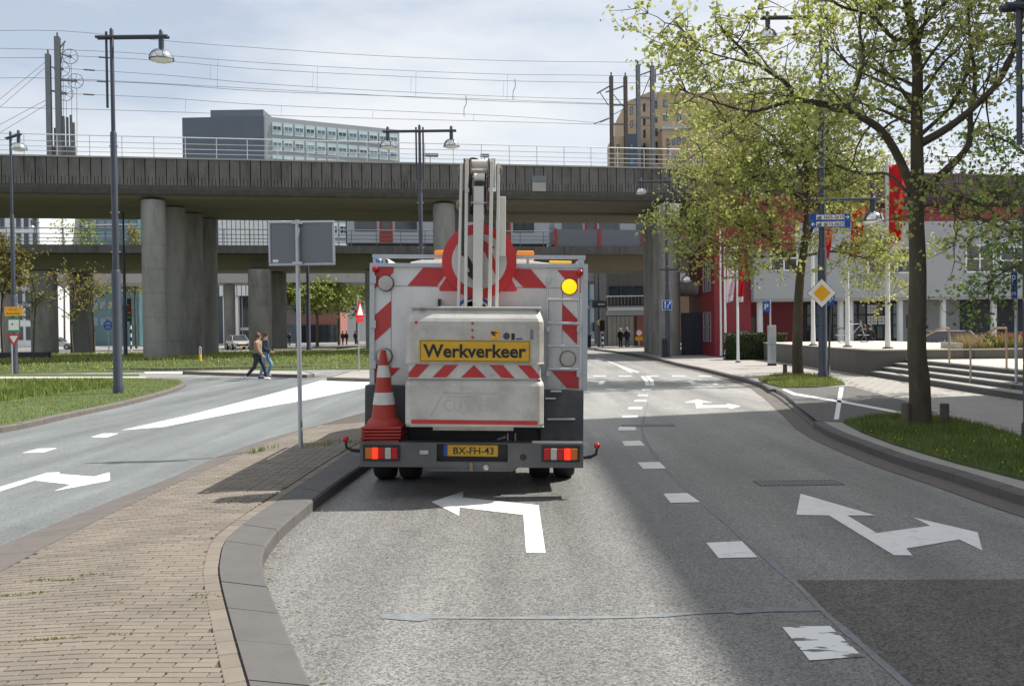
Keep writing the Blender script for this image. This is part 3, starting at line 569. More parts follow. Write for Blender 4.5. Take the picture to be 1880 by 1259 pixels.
# ---- metro train
tr = thing('metro_train', 'pale metro train with red doors running on the lower viaduct', 'train', Bv.at(0, 3.2, 8.34))
s0 = Bv.pix(637, 430, 2.0)[0]
b = MB(); L_ = 16.4
for c in range(2):
    q = s0+c*(L_+.5); b = MB()
    b.prism([Bv.at(q, 2.0+t, z) for t, z in ((0, 8.7), (2.8, 8.7), (2.8, 10.9), (2.45, 11.45), (.35, 11.45), (0, 10.9))], Bv.u*L_); b.build('car_body', M['train'], tr)
    b = MB(); Bv.box(b, q+.05, q+L_-.05, 1.965, 2.0, 11.05, 11.22); b.build('roof_line', M['navy'], tr)
    b = MB(); Bv.box(b, q+.15, q+L_-.15, 2.1, 4.6, 8.36, 8.69); b.build('bogie_skirt', M['black'], tr)
    for i in range(5):
        x = q+.6+i*3.2; b = MB(); Bv.box(b, x, x+1.75, 1.96, 2.0, 9.65, 10.5); b.build('window', M['glass'], tr)
        if i in (0, 3):
            b = MB(); Bv.box(b, x+1.95, x+3.0, 1.955, 2.0, 8.75, 10.7); dr = b.build('door', M['red_muted'], tr); b = MB(); Bv.box(b, x+2.15, x+2.8, 1.94, 1.96, 9.6, 10.5); b.build('door_window', M['glass'], dr)
for z0_, m_ in ((8.85, 'navy'),): b = MB(); Bv.box(b, s0-.06, s0+.0, 2.1, 4.7, z0_, 10.9); b.build('cab_front', M[m_], tr)
# ================================================================ overhead line
T0 = 6.5
def pole_v(name, px, y0, y1, w, m, label, arms=(), t=T0, wheels=()):
    s, zt = A.pix(px, y0, t); base = A.at(s, t, 10.7); th = thing(name, label, 'mast', base, 'railway masts on the viaduct'); b = MB()
    h = w/2; A.box(b, s-h, s+h, t-h, t-h+.03, 10.7, zt); A.box(b, s-h, s+h, t+h-.03, t+h, 10.7, zt); A.box(b, s-.015, s+.015, t-h+.03, t+h-.03, 10.7, zt); A.box(b, s-h-.08, s+h+.08, t-h-.08, t+h+.08, 10.7, 10.74); b.build('mast_post', M[m], th)
    b = MB(); b.tube([A.at(s, t, zt), A.at(s, t, zt+.25)], .05, 6); b.build('insulator', M['steel_brown'], th)
    for (xa, ya, xb, yb, r) in arms:
        sa_, za = A.pix(xa, ya, t); sb_, zb = A.pix(xb, yb, t); b = MB(); b.tube([A.at(sa_, t-.02, za), A.at(sb_, t-.02, zb)], r, 6); b.build('arm', M['steel'], th)
    for (xc, yc) in wheels:
        sc_, zc = A.pix(xc, yc, t); c = A.at(sc_, t, zc); b = MB(); ring = [c+(A.u*math.cos(k*math.pi/8)+Vector((0, 0, 1))*math.sin(k*math.pi/8))*.43 for k in range(17)]; b.tube(ring, .02, 5)
        for k in range(3): v = (A.u*math.cos(k*math.pi/3+.4)+Vector((0, 0, 1))*math.sin(k*math.pi/3+.4))*.43; b.tube([c-v, c+v], .014, 4)
        b.lathe(c, [(.09, -.06), (.09, .06)], 10, A.M @ AXY); b.build('tension_wheel', M['steel'], th)
        b = MB(); b.tube([c+A.u*.05-Vector((0, 0, .4)), A.at(sc_, t, 12.3)], .014, 4); b.build('tension_rope', M['wire'], th)
pole_v('catenary_mast', 105, 68, 300, .30, 'steel', 'tallest left railway mast with four tension wheels', ((103, 98, 120, 76, .05), (118, 80, 108, 140, .035), (108, 97, 128, 105, .06), (108, 147, 138, 149, .07), (108, 170, 118, 172, .07)), wheels=((129, 104), (139, 149), (120, 172), (114, 127)))
pole_v('catenary_mast', 88, 100, 300, .28, 'steel', 'shorter left railway mast with stay wires to the left', ((86, 165, 108, 170, .06), (90, 122, 103, 126, .04)))
for i, (px, y) in enumerate(((97, 232), (112, 210), (119, 212), (126, 208), (131, 222))):
    s, zt = A.pix(px, y, T0); b = MB(); lbc = ('slim counterweight stack between the two left masts', 'counterweight stack close right of the tallest mast', 'second counterweight stack right of the tallest mast', 'third and tallest counterweight stack right of the tallest mast', 'rightmost counterweight stack at the foot of the left masts')[i]; b.cbox(A.at(s, T0+.5, (zt+10.7)/2), (.13, .13, zt-10.7), A.M); b.cbox(A.at(s, T0+.42, 12.0), (.24, .2, 1.7), A.M); tag(b.build('counterweight', M['steel'], org=A.at(s, T0+.5, 10.7)), lbc, 'counterweight', 'counterweight stacks by the left masts')
pole_v('catenary_mast', 1122, 140, 320, .22, 'steel_brown', 'leftmost brown mast of the right group with drooping bracket', ((1120, 158, 1096, 172, .05), (1100, 168, 1117, 194, .03), (1120, 193, 1152, 193, .07), (1120, 228, 1152, 229, .07), (1118, 217, 1090, 228, .03), (1102, 225, 1118, 218, .035)))
pole_v('catenary_mast', 1148, 141, 320, .22, 'steel_brown', 'second brown mast of the right group', ((1146, 158, 1112, 170, .05), (1126, 174, 1144, 196, .03), (1122, 213, 1146, 200, .025)))
pole_v('catenary_mast', 1171, 119, 320, .24, 'steel', 'tall grey mast left of the pair before the beige building', ((1169, 180, 1202, 181, .08), (1169, 216, 1202, 217, .08), (1176, 138, 1208, 126, .05), (1178, 178, 1194, 140, .03)))
pole_v('catenary_mast', 1197, 121, 320, .24, 'steel', 'rightmost grey mast of the pair before the beige building', ((1199, 140, 1240, 128, .05), (1204, 186, 1226, 138, .03), (1203, 130, 1203, 152, .05)))
wires = [[(-60, 58), (112, 57), (300, 75), (470, 88), (700, 103), (940, 112), (1172, 115), (1500, 122)], [(-60, 88), (200, 95), (470, 115), (700, 128), (940, 137), (1120, 139), (1500, 150)],
         [(139, 103), (300, 112), (470, 127), (700, 139), (940, 149), (1200, 153), (1500, 160)], [(120, 126), (300, 138), (470, 153), (700, 167), (940, 178), (1200, 185), (1500, 195)],
         [(140, 148), (300, 155), (470, 167), (700, 176), (940, 184), (1200, 194), (1500, 205)], [(120, 172), (300, 180), (470, 192), (700, 203), (940, 214), (1100, 226)],
         [(-60, 196), (200, 202), (470, 211), (700, 218), (940, 224), (1118, 229), (1500, 238)], [(-60, 107), (88, 106)], [(-60, 146), (100, 144), (470, 163), (940, 187), (1500, 200)],
         [(-40, 215), (86, 112)], [(-40, 232), (86, 122)], [(-30, 245), (86, 183)], [(-30, 262), (86, 192)]]
wtxt = ['topmost railway wire strung from mast top to mast top', 'second railway wire from the top, left to right', 'wire running right from the uppermost tension wheel', 'wire running right from the inner tension wheel', 'wire running right from the widest tension wheel', 'wire running right from the lowest tension wheel', 'lowest railway wire across the sky', 'short wire left of the shorter mast', 'middle railway wire crossing behind the left masts',
        'upper stay wire of the shorter left mast', 'second stay wire of the shorter left mast', 'third stay wire of the shorter left mast', 'lowest stay wire of the shorter left mast']
def wpt(px, py): s, z = A.pix(px, py, T0); return A.at(s, T0, z)
WO = []
for w, lb in zip(wires, wtxt):
    b = MB(); pts = spline([wpt(*q) for q in w], 4) if len(w) > 2 else [wpt(*q) for q in w]; b.tube(pts, .013, 4); o = tag(b.build('overhead_wire', M['wire'], org=pts[0]), lb, 'wire', 'overhead railway wires'); WO.append(o)
def wy(w, x):
    for (xa, ya), (xb, yb) in zip(w, w[1:]):
        if xa <= x <= xb: return ya+(yb-ya)*(x-xa)/(xb-xa)
for i, j, xs in ((1, 4, (400, 583, 764, 932)), (2, 3, (387, 575, 755, 925)), (5, 6, (341, 517, 685, 870))):
    for x in xs:
        b = MB(); b.tube([wpt(x, wy(wires[i], x)), wpt(x-1, wy(wires[j], x-1))], .007, 4); b.build('dropper', M['wire'], WO[i])
for i, x in ((2, 190), (3, 163), (4, 187), (5, 162)):
    y = wy(wires[i], x); b = MB(); b.tube([wpt(x-9, y-.6), wpt(x+11, y+.8)], .045, 6); b.build('insulator', M['steel_brown'], WO[i])
for x, y0, y1, lb in ((855, 176, 214, 'thin feeder loop hanging left above the viaduct'), (945, 145, 183, 'wider feeder loop hanging near the sky centre')):
    pts = spline([wpt(x, y0), wpt(x+1, y0+14), wpt(x-3, y0+24), wpt(x-3, y1)], 4); b = MB(); b.tube(pts, .022, 5); tag(b.build('feeder_loop', M['wire'], org=pts[0]), lb, 'cable', 'feeder loops')
for px, py, lb in ((790, 285, 'larger grey box sign above the viaduct railing'), (890, 286, 'smaller grey box sign above the viaduct railing')):
    s, z = A.pix(px, py, 1.0); w = .9 if px < 800 else .5; th = thing('track_sign', lb, 'sign', A.at(s, 1, 10.7), 'track signs'); b = MB(); b.cbox(A.at(s, 1, z), (w, .1, .2), A.M); b.build('sign_box', M['sign_back'], th)
    b = MB(); b.tube([A.at(s, 1.06, 10.7), A.at(s, 1.06, z)], .03, 6); b.build('sign_post', M['galv'], th)

# ================================================================ buildings
def wall_frame(p0, p1):
    p0 = Vector((p0[0], p0[1], 0)); p1 = Vector((p1[0], p1[1], 0)); u = (p1-p0).normalized(); n = Vector((u.y, -u.x, 0)); return p0, u, n, (p1-p0).length   # n points to the viewer
def slabs(b, p0, p1, u0, u1, o0, o1, z0, z1):
    q, u, n, l = wall_frame(p0, p1); c = [q+u*u0+n*o0, q+u*u1+n*o0, q+u*u1+n*o1, q+u*u0+n*o1]
    b.hexa([c[3]+Vector((0, 0, z0)), c[2]+Vector((0, 0, z0)), c[1]+Vector((0, 0, z0)), c[0]+Vector((0, 0, z0)), c[3]+Vector((0, 0, z1)), c[2]+Vector((0, 0, z1)), c[1]+Vector((0, 0, z1)), c[0]+Vector((0, 0, z1))])
WM = {}
def window(parent, p0, p1, uc, zc, w, h, frame='white_clean', pane='glass', cols=1, rows=1, fw=.06, proud=.05):
    q, u, n, l = wall_frame(p0, p1); key = (round(w, 2), round(h, 2), frame, pane, cols, rows, fw)
    if key not in WM:
        b = MB(); b.box(-w/2, -proud, -h/2, w/2, .05, -h/2+fw); b.box(-w/2, -proud, h/2-fw, w/2, .05, h/2)
        for i in range(cols+1): x = -w/2+(w-fw)*i/cols; b.box(x, -proud+.004, -h/2+fw, x+fw, .05, h/2-fw)
        for j in range(1, rows): z = -h/2+(h-fw)*j/rows; b.box(-w/2+fw, -proud+.008, z, w/2-fw, .05, z+fw)
        g = MB(); g.box(-w/2+fw/2, -.012, -h/2+fw/2, w/2-fw/2, .04, h/2-fw/2); WM[key] = (b.mesh('window', M[frame]), g.mesh('pane', M[pane]))
    a, g = WM[key]; pos = q+u*uc+n*.0+Vector((0, 0, zc)); rz = math.atan2(u.y, u.x)
    f = inst('window', a, parent, pos, rz); o = bpy.data.objects.new('pane', g); col.objects.link(o); o.parent = f
    return f
# grey office tower
pc, pr_, pl_ = P(492, 600, 150), P(738, 600, 161.4), P(342, 600, 150.5)
tw = thing('office_tower', 'grey slab office tower with dark blank side wall behind the viaduct', 'building', (pc.x, pc.y, 0)); TOP = 35.6
q, u, n, l = wall_frame(pc, pr_); back = -n*16
b = MB(); b.prism([(pc.x, pc.y, -.1), (pr_.x, pr_.y, -.1), (pr_.x+back.x, pr_.y+back.y, -.1), (pl_.x, pl_.y+12, -.1), (pl_.x, pl_.y, -.1)], (0, 0, TOP)); b.build('wall', M['tower_grey'], tw)
b = MB(); slabs(b, pl_, pc, 0, (pc-pl_).length-.05, .02, .25, 0, TOP-.1); b.build('blank_wall', M['tower_dark'], tw)
a0, a1 = P(393, 600, 154), P(490, 600, 154); b = MB(); b.box(a0.x, 154, TOP-.2, a1.x, 162, TOP+1.9); b.build('roof_plant_room', M['tower_dark'], tw)
bw = (l-1.2)/12
pm_ = MB().box(-bw*.42, -.05, -.95, bw*.42, .05, .95).mesh('spandrel_panel', M['tower_panel'])
for k in range(12):
    for z in [33.8-2.55*i for i in range(4)]+[33.8-2.55*i for i in (5, 6)]:
        uc = 1.0+bw*(k+.5); inst('spandrel_panel', pm_, tw, q+u*uc+n*.05+Vector((0, 0, z-.05)), math.atan2(u.y, u.x)); window(tw, pc+n*.12, pr_+n*.12, uc, z, bw*.74, .72, 'tower_panel', 'glass_blue' if (k*7+int(z)) % 3 else 'glass', 2, 1, .07)
for z in (20.6, 18.0, 15.4):
    for k in range(12):
        uc = 1.0+bw*(k+.5); inst('spandrel_panel', pm_, tw, q+u*uc+n*.05+Vector((0, 0, z-.05)), math.atan2(u.y, u.x)); window(tw, pc+n*.12, pr_+n*.12, uc, z, bw*.74, .72, 'tower_panel', 'glass', 2, 1, .07)
# beige building
D = 120
def bx2(x0, x1, d): return P(x0, 600, d), P(x1, 600, d+.01)
e0, e1, e2 = P(1153, 600, 124), P(1196, 600, 118), P(1400, 600, 121)
bb_ = thing('beige_building', 'beige brick office building with angled roof right of the masts', 'building', (e1.x, e1.y, 0))
z0t, z1t = PZ(188, 124, 1153), PZ(169, 118, 1196)
b = MB(); pts = [(e0.x, e0.y), (e1.x, e1.y), (e2.x, e2.y), (e2.x, e2.y+14), (e0.x, e0.y+14)]; tz_ = [z0t, z1t, z1t+.4, z1t, z0t]
b.add([(x, y, -.1) for x, y in pts]+[(x, y, z) for (x, y), z in zip(pts, tz_)], [(4, 3, 2, 1, 0), (5, 6, 7, 8, 9)]+[(i, (i+1) % 5, 5+(i+1) % 5, 5+i) for i in range(5)]); b.build('wall', M['beige'], bb_)
f0, f1 = P(1129, 600, 117), P(1156, 600, 117); b = MB(); b.box(f0.x, 117, -.1, f1.x, 124, PZ(250, 117, 1140)); b.build('side_wing', M['beige'], bb_)
f0, f1 = P(1151, 600, 116), P(1172, 600, 116); b = MB(); b.box(f0.x, 116, -.1, f1.x, 122, PZ(246, 116, 1160)); b.build('stair_block', M['navy_wall'], bb_)
f0, f1 = P(1220, 600, 116.4), P(1310, 600, 116.4); b = MB(); b.box(f0.x, 116.4, -.1, f1.x, 120, PZ(235, 116.4, 1260)); b.build('front_bay', M['beige'], bb_)
b = MB(); b.box(f0.x-.15, 116.2, PZ(237, 116.4, 1260), f1.x, 118, PZ(232.5, 116.4, 1260)); b.build('bay_coping', M['galv'], bb_)
W = lambda px, py, d: (PX(px, d), PZ(py, d, px))
for px, py, w, h in [(1162, 203, .5, 1.0), (1161, 228, .45, .9)]:
    x, z = W(px, py, 122.4); window(bb_, e0, e1, (Vector((x, 122.4, 0))-Vector((e0.x, e0.y, 0))).length, z, w*1.6, h, 'navy_wall', 'glass_blue')
for px in (1187, 1193):
    for py in (198, 223, 246, 271, 296):
        x, z = W(px, py, 119.3); window(bb_, e0, e1, (Vector((x, 119.3, 0))-Vector((e0.x, e0.y, 0))).length, z, .45, 1.0, 'navy_wall', 'glass')
for px in (1203, 1209):
    for py in (192, 218, 243, 267, 292): x, z = W(px, py, 118.1); window(bb_, e1, e2, x-e1.x, z, .32, .95, 'navy_wall', 'glass')
for px in (1226, 1252, 1275, 1300):
    for py in (191, 215): x, z = W(px, py, 118.5); window(bb_, e1, e2, x-e1.x, z, .55, .95, 'navy_wall', 'glass_blue')
fa, fb = (PX(1220, 116.4), 116.4), (PX(1310, 116.4), 116.4)
for px in (1240, 1249.5, 1259, 1284, 1294):
    for py in (259, 290): x, z = W(px, py, 116.4); window(bb_, fa, fb, x-fa[0], z, .42, .95, 'navy_wall', 'glass_blue')
for px, py, d in ((1138, 272, 117), (1138, 296, 117), (1163, 270, 116), (1163, 298, 116)): x, z = W(px, py, d); window(bb_, (PX(1120, d), d), (PX(1180, d), d), x-PX(1120, d), z, .4, .85, 'navy_wall', 'glass_blue')
text('TOWER', 'lettering', M['navy_wall'], bb_, (PX(1230, 116.3), 116.36, PZ(277, 116.3, 1230)), 3.3, .42, .02, RX90 @ Matrix.Rotation(math.pi/2, 3, 'Z'))
# red building beside the column, and the grey hall with overhang
rb = thing('red_building', 'dark red building with narrow windows beside the right columns', 'building', (11.2, 52.6, 0))
b = MB(); b.box(11.2, 52.6, -.1, 13.2, 60.2, 8.75); b.build('wall', M['red_wall'], rb)
b = MB(); b.box(13.201, 51.7, 5.9, 15.4, 51.99, 8.75); b.build('upper_bay', M['red_wall'], rb)
b = MB(); b.box(11.14, 52.54, 8.76, 13.2, 60.2, 8.9); b.build('roof_trim', M['red_wall'], rb)
for y_ in (54.0, 55.2):
    for z_ in (1.75, 4.6, 7.4):
        wf = window(rb, (11.2, 60.2), (11.2, 52.6), 60.2-y_*1.0, z_, .75, 1.7, 'galv', 'glass', 1, 2)
for z_ in (6.55, 4.05): b = MB(); b.lathe((9.98, 57.4, z_), [(.3, 0), (.42, .1), (.45, .3), (.45, 1.21)], 16, AXX); b.build('duct', M['column'], rb, True)
b = MB(); b.box(12.4, 52.3, -.1, 12.9, 52.55, 1.5); b.build('utility_box', M['sign_back'], rb)
gt = thing('gate', 'dark navy slatted gate between column and red building', 'gate', (10.4, 56.0, KZ))
for i in range(8): b = MB(); b.box(9.95+i*.155, 56.0, KZ, 9.95+i*.155+.145, 56.05, 2.6); b.build('slat', M['navy'], gt)
b = MB(); b.box(9.93, 56.051, 2.3, 11.19, 56.1, 2.4); b.box(9.93, 56.051, .35, 11.19, 56.1, .45); b.build('gate_rail', M['galv'], gt)
hall = thing('grey_hall', 'long pale grey building with overhanging upper floor and entrance behind the steps', 'building', (22, 52, 0)); HD = 52.0
x0 = PX(1364, HD); b = MB(); b.box(13.22, HD, 3.22, 42, 60.4, 7.35); b.build('upper_wall', M['grey_wall'], hall)
b = MB(); b.box(13.22, 53.2, 7.36, 42, 60.3, 8.2); b.build('red_attic', M['red_wall'], hall)
b = MB(); b.box(13.22, HD+.05, 3.1, 42, 60.3, 3.21); b.build('soffit', M['concrete'], hall)
RD = 54.6
def seg(nm, a, c, z0, z1, m, d=RD, th=.3): b = MB(); b.box(PX(a, d), d, z0, PX(c, d), d+th, z1); return b.build(nm, M[m], hall)
seg('red_ground_wall', 1338, 1474, -.1, 3.09, 'red_wall'); seg('entrance_frame', 1474.2, 1655, -.1, 3.09, 'black'); seg('number_wall', 1655.2, 1762, -.1, 3.09, 'grey_wall'); seg('garage_front', 1762.2, 1960, -.1, 3.09, 'navy')
for i in range(11):
    a = 1480+i*15.8
    for z0_, z1_ in ((.98, 1.68), (1.76, 2.3), (2.38, 2.95)): b = MB(); b.box(PX(a, RD)+.06, RD-.03, z0_, PX(a+13.5, RD), RD-.002, z1_); b.build('glass_pane', M['glass_blue' if (i % 3) == 1 else 'glass'], hall)
for (a, z0_) in ((1592, 1.78), (1592, 2.4), (1612, 1.78)):
    for i in range(3):
        for j in range(3): b = MB(); b.box(PX(a, RD)+i*.19, RD-.05, z0_+j*.17, PX(a, RD)+i*.19+.165, RD-.035, z0_+j*.17+.145); b.build('notice_sheet', M['white_clean'], hall)
for a in (1345, 1366): b = MB(); b.box(PX(a, RD), RD-.05, 1.0, PX(a+20, RD)-.05, RD-.002, 2.3); b.build('dark_window', M['glass'], hall)
for a in (1395, 1543, 1561, 1652, 1731, 1824, 1905):
    b = MB(); b.lathe((PX(a, HD+.7), HD+.7, 0), [(.17, -.05), (.17, 3.12)], 16); b.build('round_column', M['rib_white'], hall, True)
for a in (1762, 1828): 
    for j in range(7): b = MB(); b.box(PX(a, RD)+.06, RD-.03, .1+j*.42, PX(a+62, RD)-.1, RD-.002, .1+j*.42+.4); b.build('shutter_slat', M['navy'], hall)
text('12', 'house_number', M['grey_dark'], hall, (PX(1684, RD), RD-.01, PZ(590, RD, 1690)), 1.25, .78, .02, bold=.03)
for px, py, w, h, c in ((1799, 475, 1.55, 1.5, 2), (1862, 478, 1.55, 1.5, 2), (1618, 478, 1.5, 1.4, 2), (1672, 478, 1.5, 1.4, 2), (1440, 474, 1.5, 1.4, 2)): window(hall, (13.22, HD), (42, HD), PX(px, HD)-13.22, PZ(py, HD, px), w, h, 'white_clean', 'glass', c, 2, .07)
# tall office block right of the frame (throws the shade over the near lane)
ob = thing('office_block', 'tall narrow office block standing beside the near kerb, right of the view', 'building', (22, 0, 0)); OH = 26.0
b = MB(); b.box(19.5, -26, -.1, 24.5, 25.1, OH); b.build('wall', M['concrete'], ob)
for f_ in range(8):
    for k in range(12): window(ob, (19.5, 25.1), (19.5, -26), 2.2+k*4.2, 1.9+f_*3.1, 2.6, 1.6, 'white_clean', 'glass', 2, 1, .08)
# far buildings seen below the decks
def block(name, label, xa, xb, ya, d, depth, m, zb=-.1, dd=0):
    a, c = P(xa, 600, d), P(xb, 600, d+dd); zt = PZ(ya, d, (xa+xb)/2); th = thing(name, label, 'building', ((a.x+c.x)/2, d, 0)); qq, u, n, l = wall_frame(a, c); b = MB(); slabs(b, a, c, 0, l, 0, -depth, zb, zt); b.build('wall', M[m], th); return th, a, c
th, a, c = block('white_office', 'white office building with tall narrow windows at the far left', -160, 76, 330, 128, 14, 'rib_white')
for px in (-20, 8, 38, 52, 68):
    for py in (408, 440, 545, 575, 612): window(th, a, c, PX(px, 128)-a.x, PZ(py, 128, px), .75, 1.9, 'galv', 'glass')
b = MB(); slabs(b, a, c, 0, 16.9, .01, 1.6, PZ(522, 128, 40)-.2, PZ(522, 128, 40)+.15); b.build('canopy', M['grey_wall'], th)
th, a, c = block('glass_office', 'teal glass office block seen under the left span', 152, 256, 330, 140, 14, 'teal')
for i in range(7):
    for py in (412, 432, 560, 590): window(th, a, c, .7+i*1.15, PZ(py, 140, 200), 1.05, 1.3, 'teal', 'glass_blue')
for py in (414, 535): b = MB(); slabs(b, a, c, 0, 8.3, .06, .3, PZ(py, 140, 200), PZ(py, 140, 200)+.18); b.build('floor_band', M['galv'], th)
th, a, c = block('ribbed_hall', 'white vertically ribbed hall behind the round columns', 405, 520, 350, 132, 12, 'grey_wall', PZ(543, 132, 450))
for i in range(14): b = MB(); b.box(a.x+i*.62, 131.7, PZ(543, 132, 450), a.x+i*.62+.5, 131.98, PZ(352, 132, 450)); b.build('rib', M['rib_white'], th)
b = MB(); b.box(a.x+.3, 132.2, -.1, PX(437, 132), 143, PZ(543.5, 132, 450)); b.build('white_base', M['white_clean'], th)
b = MB(); b.box(PX(437, 132)+.02, 133, -.1, PX(520, 132), 143, PZ(543.5, 132, 450)); b.build('glazed_base', M['glass'], th)
for i in range(5): b = MB(); b.box(PX(441, 132)+i*1.0, 132.9, -.1, PX(441, 132)+i*1.0+.1, 132.99, PZ(545, 132, 450)); b.build('mullion', M['galv'], th)
b = MB(); b.box(PX(438, 132), 132.7, 2.0, PX(520, 132), 132.89, 2.4); b.build('transom', M['galv'], th)
th, a, c = block('brick_building', 'reddish brick building with dark ground floor behind the park trees', 500, 625, 500, 150, 14, 'brick_red')
b = MB(); b.box(a.x+.4, 149.7, -.1, c.x-.3, 149.98, PZ(597, 150, 560)); b.build('ground_floor', M['glass'], th)
for i in range(9): b = MB(); b.box(a.x+.6+i*1.15, 149.5, -.1, a.x+.72+i*1.15, 149.69, PZ(597, 150, 560)); b.build('mullion', M['navy'], th)
for i in range(8): window(th, a, c, 1.2+i*1.25, PZ(562, 150, 560), .45, 2.4, 'navy_wall', 'glass')
th, a, c = block('brick_building', 'lower pinkish brick building with slim windows left of the truck', 622, 760, 545, 160, 14, 'brick_red')
for i in range(10): window(th, a, c, .8+i*1.1, PZ(590, 160, 650), .4, 3.0, 'galv', 'glass')
th, a, c = block('balcony_building', 'grey corner building with balcony band beyond the underpass', 1114, 1215, 470, 92, 14, 'wall_dark')
for z0_, z1_, m_, o_ in ((PZ(579, 92, 1150), PZ(562, 92, 1150), 'grey_wall', .9), (PZ(570, 92, 1150), PZ(565, 92, 1150), 'rib_white', .95), (PZ(545, 92, 1150), PZ(543, 92, 1150), 'rib_white', .93)):
    b = MB(); slabs(b, a, c, 0, 5.2, .01, o_, min(z0_, z1_), max(z0_, z1_)); b.build('balcony_slab', M[m_], th)
for i in range(16): b = MB(); b.box(a.x+i*.33, 91.15, PZ(560, 92, 1150), a.x+i*.33+.04, 91.2, PZ(544, 92, 1150)); b.build('balcony_bar', M['galv'], th)
for i in range(4): window(th, a, c, .8+i*1.2, PZ(534, 92, 1150), 1.1, .9, 'navy', 'glass')
for i in range(6): b = MB(); b.box(a.x+.1+i*.42, 91.9, -.1, a.x+.1+i*.42+.38, 91.99, PZ(580, 92, 1150)); b.build('wall_panel', M['concrete'], th)
b = MB(); b.box(a.x+2.9, 91.8, -.1, a.x+5.2, 91.99, PZ(578, 92, 1150)); b.build('brick_front', M['brick_red'], th)
th, a, c = block('pale_blue_building', 'pale blue flat-fronted building at the end of the street', 1040, 1113, 420, 150, 14, 'pale_blue')
b = MB(); b.box(PX(1088, 150), 149.6, PZ(608, 150, 1100), c.x, 149.98, PZ(592, 150, 1100)); b.build('window_band', M['glass'], th)
b = MB(); b.box(PX(1088, 150), 149.6, PZ(564, 150, 1100), c.x, 149.98, PZ(552, 150, 1100)); b.build('window_band', M['glass_blue'], th)
b = MB(); b.box(PX(1060, 150), 148.6, -.1, PX(1082, 150), 149.9, PZ(480, 150, 1070)); b.build('dark_wing', M['navy_wall'], th)
# low dark wall at far left
lw = thing('low_wall', 'low dark wall beside the cycle path at far left', 'wall', G(40, 672))
p = G(-60, 673); p2 = G(88, 672); b = MB(); b.box(p.x, p2.y, 0, p2.x, p2.y+.4, .75); b.build('wall_block', M['navy'], lw); b = MB(); b.box(p.x, p2.y-.02, .751, p2.x+.02, p2.y+.42, .8); b.build('wall_cap', M['grey_dark'], lw)
# ================================================================ plaza, steps, wall
s0_, s1_ = G(1880, 735, KZ), G(1600, 690, KZ); w_ = (s1_-s0_).normalized(); nn_ = Vector((w_.y, -w_.x, 0)); near = s0_-w_*11
plz = bpy.data.objects.new('plaza', None); col.objects.link(plz); plz['kind'] = 'structure'; ORG['plaza'] = Vector()
for i in range(4):
    o0 = .36*i; o1 = .36*(i+1) if i < 3 else 9.0; z1_ = KZ+.13*(i+1); b = MB()
    a, c = near+nn_*o0, s1_+nn_*o0; d, e = s1_+nn_*o1, near+nn_*o1
    b.prism([(p.x, p.y, KZ-.02) for p in (a, e, d, c)][::1], (0, 0, z1_-KZ+.02)); b.build('step' if i < 3 else 'plaza_floor', M['step'] if i < 3 else M['plaza'], plz)
    if i < 3: b = MB(); b.prism([(p.x, p.y, z1_+.001) for p in (a-nn_*.012, a+nn_*.362, c+nn_*.362, c-nn_*.012)], (0, 0, .028)); b.build('tread', M['concrete'], plz)
b = MB(); a, c = near+nn_*1.068, s1_+nn_*1.068; b.prism([(p.x, p.y, KZ+.521) for p in (a, a+nn_*.4, c+nn_*.4, c)], (0, 0, .025)); b.build('tread', M['concrete'], plz)
b = MB(); b.prism([(p.x, p.y, KZ-.02) for p in (near+nn_*1.069, near+nn_*1.074, s1_+nn_*1.074, s1_+nn_*1.069)], (0, 0, .53)); b.build('riser', M['step'], plz)
pw = thing('terrace_wall', 'low raw concrete terrace wall with pale top beside the steps', 'wall', s1_)
t1 = G(1476, 671, KZ); b = MB(); b.prism([(p[0], p[1], 0) for p in ((s1_.x, s1_.y+.02), (s1_.x+6.5, s1_.y-.5), (s1_.x+6.5, 47), (t1.x+.3, 47), (t1.x, t1.y))], (0, 0, .93)); b.build('wall_body', M['wall_dark'], pw)
b = MB(); b.prism([(p[0], p[1], .931) for p in ((s1_.x-.03, s1_.y-.01), (s1_.x+6.5, s1_.y-.53), (s1_.x+6.5, 47), (t1.x+.27, 47), (t1.x-.03, t1.y))], (0, 0, .04)); b.build('coping', M['plaza'], pw)
# ================================================================ work truck
TC = Vector((-.39, 0, .55)); TR = Matrix.Rotation(R(1.0), 3, 'Y')
tilt = lambda v: TC+TR @ (v-TC)
def tx(px, d): return (px-CX)*d/F
def tz(py, d): return EYE-(py-603.7)*d/F
trk = thing('work_truck', 'white road-works truck with striped back, folded boom lift and yellow warning plate', 'truck', (-.39, 12.5, 0))
def TB(): return MB(tilt)
D0 = 10.7; xl, xr = tx(680, D0), tx(1071, D0); zt, zb = tz(489, D0), tz(716, D0)
TB().box(xl, D0, zb, xr, D0+4.4, zt).build('body_box', M['white'], trk, bevel=.012)
b = TB(); b.box(xl-.025, D0-.03, zb, xl+.03, D0+.05, zt+.03); b.box(xr-.03, D0-.03, zb, xr+.025, D0+.05, zt+.03); b.box(xl+.031, D0-.028, zt-.012, xr-.031, D0+.05, zt+.03); b.build('corner_trim', M['galv'], trk)
def plate(name, px, d, m, th=.004, par=trk):
    b = TB(); b.prism([(tx(x, d), d, tz(y, d)) for x, y in px], (0, -th, 0)); return b.build(name, M[m], par)
ct = lambda pts: [(610+x*.37335, 440+y*.37335) for x, y in pts]    # measured on the enlarged truck
DS = D0-.001
plate('panel_seam', ct([(190, 228), (1200, 236), (1200, 238), (190, 230)]), DS, 'grey_dark', .002)
plate('panel_seam', ct([(280, 232), (282, 232), (282, 715), (280, 715)]), DS, 'grey_dark', .002); plate('panel_seam', ct([(1121, 240), (1123, 240), (1123, 725), (1121, 725)]), DS, 'grey_dark', .002)
